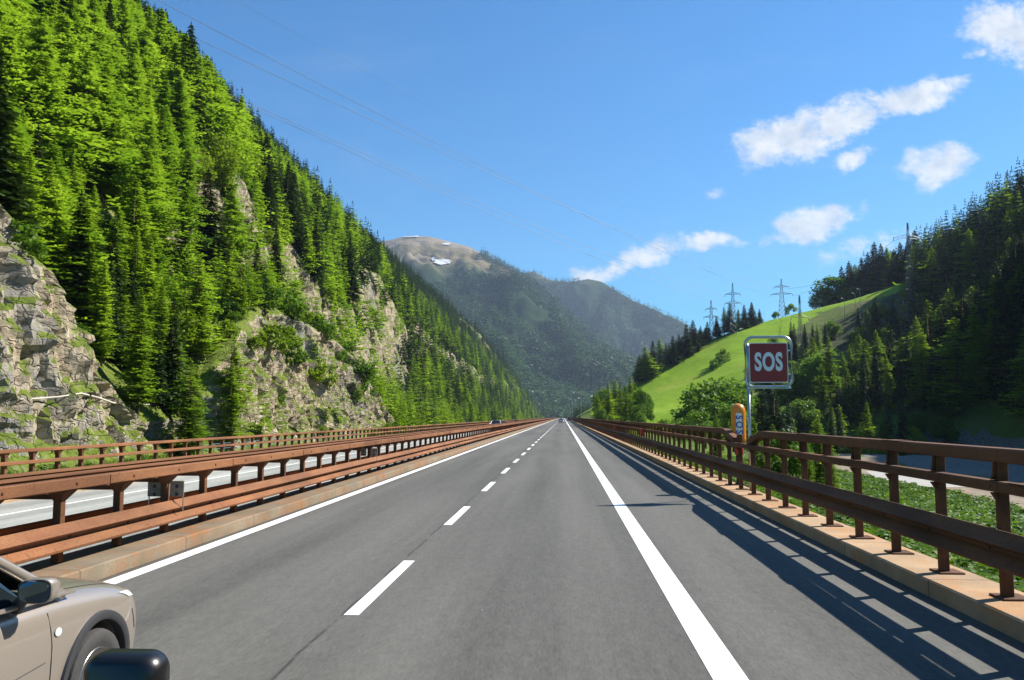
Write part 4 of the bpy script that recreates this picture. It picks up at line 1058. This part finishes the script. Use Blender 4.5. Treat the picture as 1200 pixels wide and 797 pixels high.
for px_, kind, P, h, d, y_, u, v in cand:
    if used[kind] < LIM[kind] and visible(P, h, u, v, px_, [L_bvh]):
        used[kind] += 1; e, b = left_zone(u, v, d, y_)
        nm = 'bright green feathery larch' if kind == 'larch_tree' else 'dark green pointed spruce' if kind == 'spruce_tree' else 'yellow green round leafy tree'
        sz = 'small' if h < 8 else 'tall' if h > 14.5 else 'middling'
        lab = '%s %s %s, %s' % (sz, nm, b, e); lab = ' '.join(lab.split()[:16])
        plant('yellow_tree' if kind == 'leafy_tree' else kind, P, h, lab, lab, sx=(1.1+.45*rnd.random()) if kind != 'leafy_tree' else .8+.3*rnd.random())
    elif u > -250 or P.y < 60: rest[kind].append((P, h))
scatter('larch_forest', [(P, h/14) for P, h in rest['larch_tree']], FARP['larch'], 'bright green larch forest filling in the left mountainside', 'forest')
scatter('spruce_forest', [(P, h/17) for P, h in rest['spruce_tree']], FARP['spruce'], 'dark spruce forest filling in the left mountainside', 'forest')
vs = []
for P, s, y_, d_ in shr:
    u, v, wd = pix(P)
    if wd > 5 and -20 < u < 1200 and v > -20: vs.append((s*2.2*F/wd, P, s, u, v, d_, y_))
vs.sort(key=lambda c: -c[0]); n = 0; back = []
for px_, P, s, u, v, d_, y_ in vs:
    if n < 230 and visible(P, s*2, u, v, px_, [L_bvh]):
        n += 1; lab = ('yellow green' if n % 3 == 0 else 'green')+' shrub growing on '+('the ledges of the left rock face' if u < 150 else 'the broken rock between gully and middle face' if u < 300 else 'the tall middle rock faces' if u < 480 else 'the slope beyond the rock faces')
        plant('shrub', P, s*2.0, lab, lab, cat='shrub', sx=1.1)
    else: back.append((P, s*.9))
scatter('undergrowth', back, [PRO['shrub'][1][1], PRO['shrub'][2][1]], 'low scrub growing between the trees of the left slope', 'undergrowth')

# ------------------------------------------------------------------ trees of the right side
rest_r = {'larch': [], 'spruce': []}; candr = []
y_ = 55.
while y_ < 470:
    x_ = 84.
    while x_ < 215:
        X, Yq = x_+4*(rnd.random()-.5), y_+4*(rnd.random()-.5); x_ += 3.6 if x_ < 158 else 6
        if Yq > 378 and X < interp(Yq, [(378, 150), (392, 134), (470, 140)]): continue
        if 215 < Yq <= 378 and X < interp(Yq, [(215, 84), (250, 100), (378, 152)]): continue
        P, nor = right_surf(X, Yq)
        if not P: continue
        h = 13+8*rnd.random(); kind = 'spruce_tree' if rnd.random() < .86 else 'larch_tree'
        u, v, wd = pix(P); candr.append((h*F/wd, kind, P, h, u, v))
    y_ += 3.9
candr.sort(key=lambda c: -c[0]); nr = {'spruce_tree': 0, 'larch_tree': 0}
for px_, kind, P, h, u, v in candr:
    if nr[kind] < (48 if kind == 'spruce_tree' else 12) and visible(P, h, u, v, px_, [R_bvh]):
        nr[kind] += 1
        lab = ('dark spruce in the shaded forest of the right slope' if kind == 'spruce_tree' else 'larch among the dark spruces of the right slope')+(', on its lower edge' if P.x < 98 else ', on its upper part')
        plant(kind, P, h, lab, lab, sx=1.15)
    elif u < 1500: rest_r['spruce' if kind == 'spruce_tree' else 'larch'].append((P, h))
scatter('spruce_forest', [(P, h/17*1.05) for P, h in rest_r['spruce']], FARP['spruce'], 'dark spruce forest covering the shaded right slope', 'forest')
scatter('larch_forest', [(P, h/14) for P, h in rest_r['larch']], FARP['larch'], 'scattered larches inside the dark forest of the right slope', 'forest')
def tree_at(u, vb, Y, vt, kind, label, group=None, sx=1.0, ground=None):
    """a tree whose foot stands at distance Y along the pixel column u and whose tip reaches pixel row vt"""
    d = ray(u, 488); X = d.x/d.y*Y
    P, nor = right_surf(X, Y)
    if P is None: return
    top = at_y(u, vt, Y).z; h = max(1.2, top-P.z)
    plant(kind, P, h, label, group, sx=sx)
ORD = ['first', 'second', 'third', 'fourth', 'fifth', 'sixth', 'seventh', 'eighth', 'ninth', 'tenth', 'eleventh', 'twelfth', 'thirteenth', 'fourteenth', 'fifteenth', 'sixteenth', 'seventeenth', 'eighteenth']
L = 'larch_tree'; SP_ = 'spruce_tree'; LF = 'leafy_tree'
hill = [(750, 0, 322, 416, SP_), (757, 0, 318, 406, L), (766, 0, 322, 400, SP_), (774, 0, 330, 397, L), (782, 0, 330, 402, L), (790, 0, 326, 394, SP_), (797, 0, 335, 392, SP_), (806, 0, 332, 380, SP_), (814, 0, 338, 375, SP_), (823, 0, 345, 382, SP_), (831, 0, 350, 377, SP_), (842, 0, 352, 370, SP_), (851, 0, 356, 360, L), (858, 0, 352, 355, SP_), (868, 0, 358, 362, L), (875, 0, 352, 357, SP_), (884, 0, 356, 354, SP_), (893, 0, 362, 362, SP_)]
for k, (u, vb, Y, vt, kd) in enumerate(hill):
    nm = {L: 'green larch', SP_: 'dark spruce', LF: 'rounded leafy tree'}[kd]
    tree_at(u, vb, Y, vt, kd, '%s, %s from the left in the row along the meadow crest' % (nm, ORD[k]), 'trees along the meadow crest', 2.0 if kd == SP_ else 1.7)
for k in range(26):
    u = rnd.choice((752+48*rnd.random(), 800+40*rnd.random(), 840+52*rnd.random())); tree_at(u, 0, interp(u, [(750, 330), (800, 342), (893, 368)])+14*rnd.random(), interp(u, [(750, 420), (800, 392), (835, 380), (850, 364), (893, 368)])+8*rnd.random(), SP_ if rnd.random() < .8 else L, 'dark conifer crowded in behind the front row of the meadow crest', 'conifers behind the meadow crest row', 1.9)
row2 = [(968, 392, 342, LF), (976, 396, 330, SP_), (984, 392, 324, LF), (992, 396, 312, SP_), (1001, 392, 306, SP_), (1008, 400, 310, L), (1016, 394, 302, SP_), (1024, 398, 296, SP_), (1032, 392, 284, SP_), (1040, 390, 286, SP_), (1047, 396, 290, L), (1055, 388, 292, SP_), (1063, 388, 284, SP_), (1072, 384, 282, SP_), (1081, 384, 270, SP_)]
for k, (u, Y, vt, kd) in enumerate(row2):
    nm = {L: 'green larch', SP_: 'dark spruce', LF: 'leafy tree'}[kd]
    tree_at(u, 0, Y, vt, kd, '%s, %s from the left in the wood above the meadow' % (nm, ORD[k]), 'wood above the meadow', 1.8)
for k in range(22):     # depth of that wood
    u = 972+130*rnd.random(); Y = 400+45*rnd.random(); tree_at(u, 0, Y, interp(u, [(972, 345), (1000, 316), (1036, 294), (1060, 292), (1105, 268)])+10*rnd.random(), SP_, 'dark spruce inside the wood above the meadow', 'spruces inside the wood above the meadow', 1.8)
front = [(700, 190, 462, L), (707, 200, 455, LF), (713, 186, 447, L), (721, 195, 444, L), (727, 205, 448, L), (733, 190, 452, L), (739, 196, 441, L), (745, 206, 450, L), (752, 192, 456, LF), (758, 198, 462, LF), (748, 176, 474, LF), (762, 188, 480, LF), (704, 176, 478, LF)]
for k, (u, Y, vt, kd) in enumerate(sorted(front)):
    tree_at(u, 0, Y, vt, kd, '%s, %s from the left in the clump beside the road' % ('young green larch' if kd == L else 'leafy green tree', ORD[k]), 'tree clump beside the road ahead', 1.25 if kd == L else .85)
mid = [(826, 150, 452, LF), (836, 144, 446, LF), (847, 152, 444, LF), (858, 146, 450, LF), (868, 138, 456, LF), (842, 132, 470, LF), (860, 128, 474, LF)]
for k, (u, Y, vt, kd) in enumerate(sorted(mid)):
    tree_at(u, 0, Y, vt, kd, 'round leafy tree, %s from the left in the clump left of the sign' % ORD[k], 'leafy clump below the meadow', 1.2)
tree_at(893, 0, 118, 452, SP_, 'dark spruce standing behind the sign pole, left one', None, 2.0); tree_at(908, 0, 112, 458, SP_, 'dark spruce standing behind the sign pole, right one', None, 2.0)
sap = [(958, 44, 487, L), (905, 48, 497, L), (884, 40, 494, L), (838, 78, 482, L), (818, 90, 480, LF), (930, 60, 500, L), (972, 36, 512, L), (892, 33, 515, L), (945, 33, 520, L), (921, 40, 505, LF), (800, 95, 490, LF), (780, 110, 491, LF)]
for k, (u, Y, vt, kd) in enumerate(sorted(sap)):
    tree_at(u, 0, Y, vt, kd, '%s, %s from the left among those right behind the right guard rail' % ('bright young larch' if kd == L else 'young leafy tree', ORD[k]), 'young trees behind the right guard rail', 1.15)
lit = [(1000, 150, 405), (1016, 160, 398), (1030, 150, 388), (1046, 158, 380), (1060, 148, 396), (1078, 156, 372), (1092, 150, 352), (1106, 142, 362), (1118, 152, 340), (1134, 144, 350), (1146, 150, 336), (1160, 140, 330), (1176, 146, 318), (1190, 138, 330), (1204, 140, 310), (1084, 132, 390), (1124, 128, 372), (1168, 126, 362), (1010, 190, 392), (1040, 184, 384)]
for k, (u, Y, vt) in enumerate(sorted(lit)):
    tree_at(u, 0, Y+46, vt, L if k % 5 else SP_, '%s, %s from the left in the sunlit row before the dark slope' % ('bright green larch' if k % 5 else 'dark spruce', ORD[k] if k < 18 else ('nineteenth', 'twentieth')[k-18]), 'sunlit larches before the dark slope', 1.5)
for k in range(85):
    Y = 165+85*rnd.random(); u = 935+200*rnd.random(); X = ray(u, 488).x/ray(u, 488).y*Y
    P, nor = right_surf(X, Y)
    if not P or X > 92: continue
    kd = rnd.choice([LF, SP_, SP_, L, 'shrub']); h = {LF: 5+4*rnd.random(), 'shrub': 2+2*rnd.random(), L: 7+6*rnd.random(), SP_: 8+7*rnd.random()}[kd]
    nm = {LF: 'leafy tree', 'shrub': 'round green shrub', L: 'larch', SP_: 'dark spruce'}[kd]
    lab = nm+' in the tangled growth between valley floor and dark slope'; plant(kd, P, h, lab, lab, cat='shrub' if kd == 'shrub' else 'tree', sx=1.35)
bush = []
for k in range(190):
    u = 895+180*rnd.random(); Y = 120+170*rnd.random(); X = ray(u, 488).x/ray(u, 488).y*Y
    if X < 24: continue
    P, nor = right_surf(X, Y)
    if P: 
        kd = rnd.choice([LF, 'shrub', 'shrub', L, SP_]); h = {LF: 4+4*rnd.random(), 'shrub': 2+2*rnd.random(), L: 6+6*rnd.random(), SP_: 6+7*rnd.random()}[kd]
        nm = {LF: 'leafy tree', 'shrub': 'round green shrub', L: 'young larch', SP_: 'dark young spruce'}[kd]
        lab = nm+(' on the scrubby slope right of the sign' if u < 980 else ' on the scrubby slope below the hillside wood'); plant(kd, P, h, lab, lab, cat='shrub' if kd == 'shrub' else 'tree', sx=1.15)
for k in range(14):
    Y = 52+75*rnd.random(); X = 84+14*rnd.random(); P, nor = right_surf(X, Y+20)
    if P: plant(LF, P, 5+4*rnd.random(), 'leafy tree in the shade at the foot of the dark slope', 'shaded trees at the foot of the dark slope', sx=1.3)
for k, (u, v, Y) in enumerate(((912, 380, 372), (863, 386, 350), (930, 378, 372), (846, 424, 300), (838, 428, 296), (850, 420, 305))):
    X = ray(u, 488).x/ray(u, 488).y*Y; P, nor = right_surf(X, Y)
    if P: plant('shrub', P, 3+1.5*rnd.random(), 'lone dark shrub on the bright meadow, %s from the left' % ORD[[3, 5][k % 2] if k > 5 else sorted([912, 863, 930, 846, 838, 850]).index(u)], 'lone shrubs on the meadow', cat='shrub')

# ground cover behind the right kerb, on the left verge and on the meadow
def tuft(seed, n, hgt, wd, mat, leafy=False):
    r = random.Random(seed); V = []; Fc = []
    for _ in range(n):
        a = r.random()*6.28; rr_ = wd*math.sqrt(r.random()); p = Vector((rr_*math.cos(a), rr_*math.sin(a), hgt*r.random()*.75 if leafy else -.02))
        b = r.random()*6.28; d = Vector((math.cos(b)*.55, math.sin(b)*.55, .2 if leafy else 1.0)).normalized()
        l = hgt*(.45+.5*r.random()) if not leafy else hgt*.26*(.6+.8*r.random())
        diamond(V, Fc, p, d, d.cross(Vector((r.random()-.5, r.random()-.5, .8))).normalized(), l, l*(.07 if not leafy else .4))
    return raw_mesh('tuft', V, Fc, mat)
TUFT = [tuft(1, 60, .34, .28, M_herb), tuft(2, 60, .42, .3, M_herb), tuft(3, 120, .44, .34, M_herb, True), tuft(4, 140, .56, .4, M_herb, True)]
gp = []
for k in range(16000):
    y_ = 6+80*rnd.random()**1.4; x_ = 5.12+(4+y_*.32)*rnd.random()**1.2
    if x_ > 25: continue
    z_ = tz_(x_, y_); gp.append((Vector((x_, y_, z_-.03 + (.1 if x_ < 5.5 else 0))), .42+.5*rnd.random()+(.3 if x_ > 8 else 0)))
scatter('ground_cover', gp, TUFT+TUFT[:2], 'bright green grass and leafy herbs behind the right kerb', 'grass')
gp = []
for k in range(6000):
    y_ = 22+110*rnd.random()**1.3; x_ = -18.9-5*rnd.random()
    P, st = left_surf(max(-5, -x_-toe(y_)), y_); gp.append((Vector((x_, y_, P.z-.02)), .5+.7*rnd.random()))
scatter('verge_grass', gp, TUFT[:3], 'bright grass strip between far guard rail and cliffs', 'grass')
# ------------------------------------------------------------------ forests of the far mountains and the valley end
def clad(grid, us, zmax, n, seed, fL, hole=.42, tilt=0.):
    r = random.Random(seed); out = ([], [])
    nu, nvv = grid.shape[:2]
    k = 0; tries = 0
    while k < n and tries < n*6:
        tries += 1
        i = r.random()*(nu-1.001); j = r.random()*(nvv-1.001); a, b = int(i), int(j); fi, fj = i-a, j-b
        P = grid[a, b]*(1-fi)*(1-fj)+grid[a+1, b]*fi*(1-fj)+grid[a, b+1]*(1-fi)*fj+grid[a+1, b+1]*fi*fj
        lim = zmax + tilt*(P[0]+290) + 150*noise.noise((P[0]*.004, P[1]*.004, seed)) + 60*noise.noise((P[0]*.02, P[1]*.02, seed))
        if P[2] > lim: continue
        if noise.noise((P[0]*.006, P[1]*.003, seed+3)) > hole: continue
        lw = noise.noise((P[0]*.009, P[1]*.004, seed+9))
        out[1 if r.random() < fL*S((zmax*.75-P[2])/(zmax*.6)) + .35*max(0, lw) else 0].append((Vector(P), .8+.8*r.random())); k += 1
    return out
a_, b_ = clad(m1, m1u, 455, 23000, 3, .36, .6, .34)
scatter('mountain_forest', a_, FARP['mspruce'], 'dark blue green spruce forest covering the mountain straight ahead', 'forest')
scatter('mountain_larches', b_, FARP['mlarch'], 'paler larches sprinkled through the forest of the mountain ahead', 'forest')
a_, b_ = clad(m2, m2u, 600, 15000, 5, .25, .5)
scatter('mountain_forest', a_+b_, FARP['mspruce'], 'distant forest on the second mountain, right of the summit', 'forest')
vp = []
for k in range(1500):
    x_, y_ = -260+560*rnd.random(), 1010+300*rnd.random()
    if abs(x_+4) < 20 and y_ < 1280: continue
    vp.append((Vector((x_, y_, -4.2)), .7+.5*rnd.random()))
for k in range(420):
    x_, y_ = 9+50*rnd.random(), 520+480*rnd.random(); P, nor = right_surf(x_, y_)
    if P and y_ < 890: vp.append((P, .45+.4*rnd.random()))
scatter('valley_forest', vp, FARP['spruce'], 'dark forest closing the valley where the motorway ends from view', 'forest')

# ------------------------------------------------------------------ pylons, cables, poles
def bar(mb, a, b, r_=.07): mb.tube([a, b], r_, 4)
def pylon(P, h, rz, arms, label, wb=None, r_=.075):
    root = empty('pylon', P, rz); tag(root, label, 'pylon', 'lattice pylons on the right hillside')
    wb = wb or h*.10; mb = MB()
    def hw(z): return wb*(1-z/h)**1.0*.5 + .12 if z < h*.97 else .12
    n = 9 if wb > 2.3 else 7
    for sx_ in (-1, 1):
        for sy_ in (-1, 1):
            mb.tube([(sx_*hw(h*k/n), sy_*hw(h*k/n), h*k/n-(1 if k == 0 else 0)) for k in range(n+1)], r_, 4)
    for k in range(n):
        za, zb = h*k/n, h*(k+1)/n; a, b = hw(za), hw(zb)
        for q in range(4):
            c = [(-1, -1), (1, -1), (1, 1), (-1, 1)]; p0, p1 = c[q], c[(q+1) % 4]
            bar(mb, (p0[0]*a, p0[1]*a, za), (p1[0]*b, p1[1]*b, zb), r_*.6); bar(mb, (p1[0]*a, p1[1]*a, za), (p0[0]*b, p0[1]*b, zb), r_*.6); bar(mb, (p0[0]*b, p0[1]*b, zb), (p1[0]*b, p1[1]*b, zb), r_*.6)
    mb.build('mast', M_lattice, root); tips = []
    for za, L_ in arms:
        z = h*za; mb = MB(); k = hw(z)
        for s in (-1, 1):
            for sy_ in (-1, 1):
                bar(mb, (s*k, sy_*k, z), (s*L_, 0, z+.1), r_*.8); bar(mb, (s*k, sy_*k, z+h*.04), (s*L_, 0, z+.1), r_*.7)
            for q in (.33, .66): bar(mb, (s*(k+(L_-k)*q), 0, z), (s*(k+(L_-k)*q), 0, z+h*.04*(1-q)), r_*.6)
        ar = mb.build('cross_arm', M_lattice, root)
        for s in (-1, 1):
            ins = MB(); ins.lathe([(.05, 0), (.11, -.15), (.05, -.3), (.11, -.45), (.05, -.6), (.11, -.75), (.04, -.9)], (s*L_, 0, z+.05), 6); ins.build('insulator', M_lattice, ar)
            c_, s__ = math.cos(rz), math.sin(rz); tips.append(Vector(P)+Vector((s*L_*c_, s*L_*s__, z-.85)))
    return tips, Vector(P)+Vector((0, 0, h))
def pyl(u, Y, vt, rz, arms, label, wb=None, r_=.09):
    X = ray(u, 488).x/ray(u, 488).y*Y; P, nor = right_surf(X, Y)
    if P is None: P = Vector((X, Y, 0))
    return pylon(P, at_y(u, vt, Y).z-P.z, rz, arms, label, wb, r_)
A1, T1 = pyl(920, 384, 327, R(-12), [(.62, 4.6), (.80, 3.2)], 'lattice pylon standing free against the sky on the meadow crest', 3.0, .08)
A2, T2 = pyl(862, 346, 332, R(-12), [(.60, 3.2), (.78, 3.0)], 'taller slim pylon rising in front of the crest spruces', 2.6)
A3, T3 = pyl(836, 352, 352, R(-12), [(.58, 3.0), (.78, 2.2)], 'smaller slim pylon left of the taller one at the crest trees', 2.2)
A4, T4 = pyl(941, 250, 346, R(20), [(.74, 3.0)], 'thin lattice pylon right of the sign on the scrubby slope', 1.5, .045)
A5, T5 = pyl(1073, 262, 261, R(15), [(.84, 5.0)], 'tall dim pylon before the shaded forest at right', 2.4, .06)
def cable(a, b, sag, label, r_=.05, group='overhead power lines'):
    a, b = Vector(a), Vector(b); mb = MB()
    mb.tube([a.lerp(b, k/40) - Vector((0, 0, sag*4*(k/40)*(1-k/40))) for k in range(41)], r_, 5)
    tag(mb.build('power_line', M_wire), label, 'power line', group)
def upper_left(u, v, Y): return at_y(u, v, Y)
cable(upper_left(-160, -85, 105), A2[2], 3.0, 'lower of the paired power lines from the left mountain to the crest pylon', .045)
cable(upper_left(-100, -60, 112), A2[0], 3.0, 'upper of the paired power lines from the left mountain to the crest pylon', .045)
cable(upper_left(20, -55, 120), A1[2], 3.0, 'power line from the left mountain to the free standing pylon, lower one', .045)
cable(upper_left(70, -60, 125), A1[0], 3.0, 'power line from the left mountain to the free standing pylon, upper one', .045)
cable(upper_left(150, -70, 130), T1, 3.0, 'topmost thin line across the blue sky to the free standing pylon', .02)
cable(A1[1], A5[0], 2.5, 'power line between the free standing pylon and the dim right one', .045)
cable(A1[3], A5[1], 2.5, 'second power line between the free standing and the dim right pylon', .045)
cable(A5[0], (205, 215, 92), 4, 'power line climbing right through the dark forest, lower one', .04)
cable(A5[1], (210, 215, 97), 4, 'power line climbing right through the dark forest, upper one', .04)
def lamp_post(u, Y, vt, vb, label, group):
    X = ray(u, 488).x/ray(u, 488).y*Y; P, nor = right_surf(X, Y)
    if P is None: P = Vector((X, Y, 0))
    h = max(3, at_y(u, vt, Y).z-P.z); r = empty('lamp_post', P); tag(r, label, 'lamp post', group)
    mb = MB(); mb.tube([(0, 0, -.5), (0, 0, h)], [.10, .06], 6); mb.build('pole', M_galv, r)
    mb = MB(); mb.tube([(0, 0, h-.05), (-.9, 0, h+.12)], .04, 6); mb.build('arm', M_galv, r)
    mb = MB(); mb.lathe([(.12, 0), (.32, .04), (.36, .14), (.22, .26), (.05, .3)], (-.9, 0, h), 10); mb.build('head', M_white, r)
for k, (u, Y, vt) in enumerate(((994, 330, 350), (1007, 340, 344), (1013, 335, 339), (1016, 330, 356), (1064, 300, 340), (1076, 300, 337))):
    lamp_post(u, Y, vt, 0, 'small white headed lamp post on the scrub slope, %s from the left' % ORD[k], 'lamp posts on the scrub slope')
for k, (u, Y, vt) in enumerate(((671, 470, 468), (681, 300, 467), (697, 240, 465), (705, 230, 466))):
    lamp_post(u, Y, vt, 0, 'lamp post beside the road far ahead, %s from the left' % ORD[k], 'lamp posts beside the road far ahead')

# pale pipe and pole on the left rock face, thin fence on the verge
def on_rock(u, v, lift=.25):
    loc, nor, _, _ = L_bvh.ray_cast(CAM, ray(u, v)); return loc + (CAM-loc).normalized()*lift if loc else None
pp = [on_rock(u, v) for u, v in ((23, 468), (45, 467), (70, 465), (95, 461), (115, 466), (132, 472), (152, 475), (175, 474), (192, 472), (206, 468))]
pp = [p for p in pp if p]
if len(pp) > 2: mb = MB(); mb.tube(pp, .05, 6); tag(mb.build('pipe', M_pale, smooth=True), 'pale pipe slung across the foot of the left rock face', 'pipe')
p0 = on_rock(51, 244, .0)
if p0: mb = MB(); mb.tube([p0-Vector((0, 0, 1)), p0+Vector((0, 0, .9))], [.07, .055], 7); tag(mb.build('pole', M_pale), 'pale wooden pole on top of the left rock face', 'pole')
fz_ = empty('wire_fence', (-20.6, 55, 0)); tag(fz_, 'thin grey wire fence on the grass strip below the cliffs', 'fence')
for k in range(26):
    mb = MB(); yy = 48+1.6*k; mb.tube([(0, yy-55, -.9), (0, yy-55, .55)], .03, 5); mb.build('post', M_galv, fz_)
for z in (.5, .2, -.1, -.4): mb = MB(); mb.tube([(0, -7, z), (0, 33, z)], .015, 4); mb.build('wire', M_galv, fz_)

# ------------------------------------------------------------------ air
hz = MB(); hz.box(-2480, 2480, -270, 4980, -5.2, 960)
m = bpy.data.materials.new('haze'); m.use_nodes = True; t = NT(m.node_tree); t.n.remove(t.n['Principled BSDF'])
pv_ = t.new('ShaderNodeVolumePrincipled'); pv_.inputs['Color'].default_value = (.62, .78, 1, 1); pv_.inputs['Density'].default_value = .75e-4; pv_.inputs['Anisotropy'].default_value = .2
t.l.new(pv_.outputs[0], t.n['Material Output'].inputs['Volume'])
o = hz.build('haze', m); tag(o, 'thin blue haze filling the valley', 'haze', kind='stuff')
print('trees', used, nr, len(cand), len(candr), len(vs), len(rest['larch_tree']), len(rest['spruce_tree']))
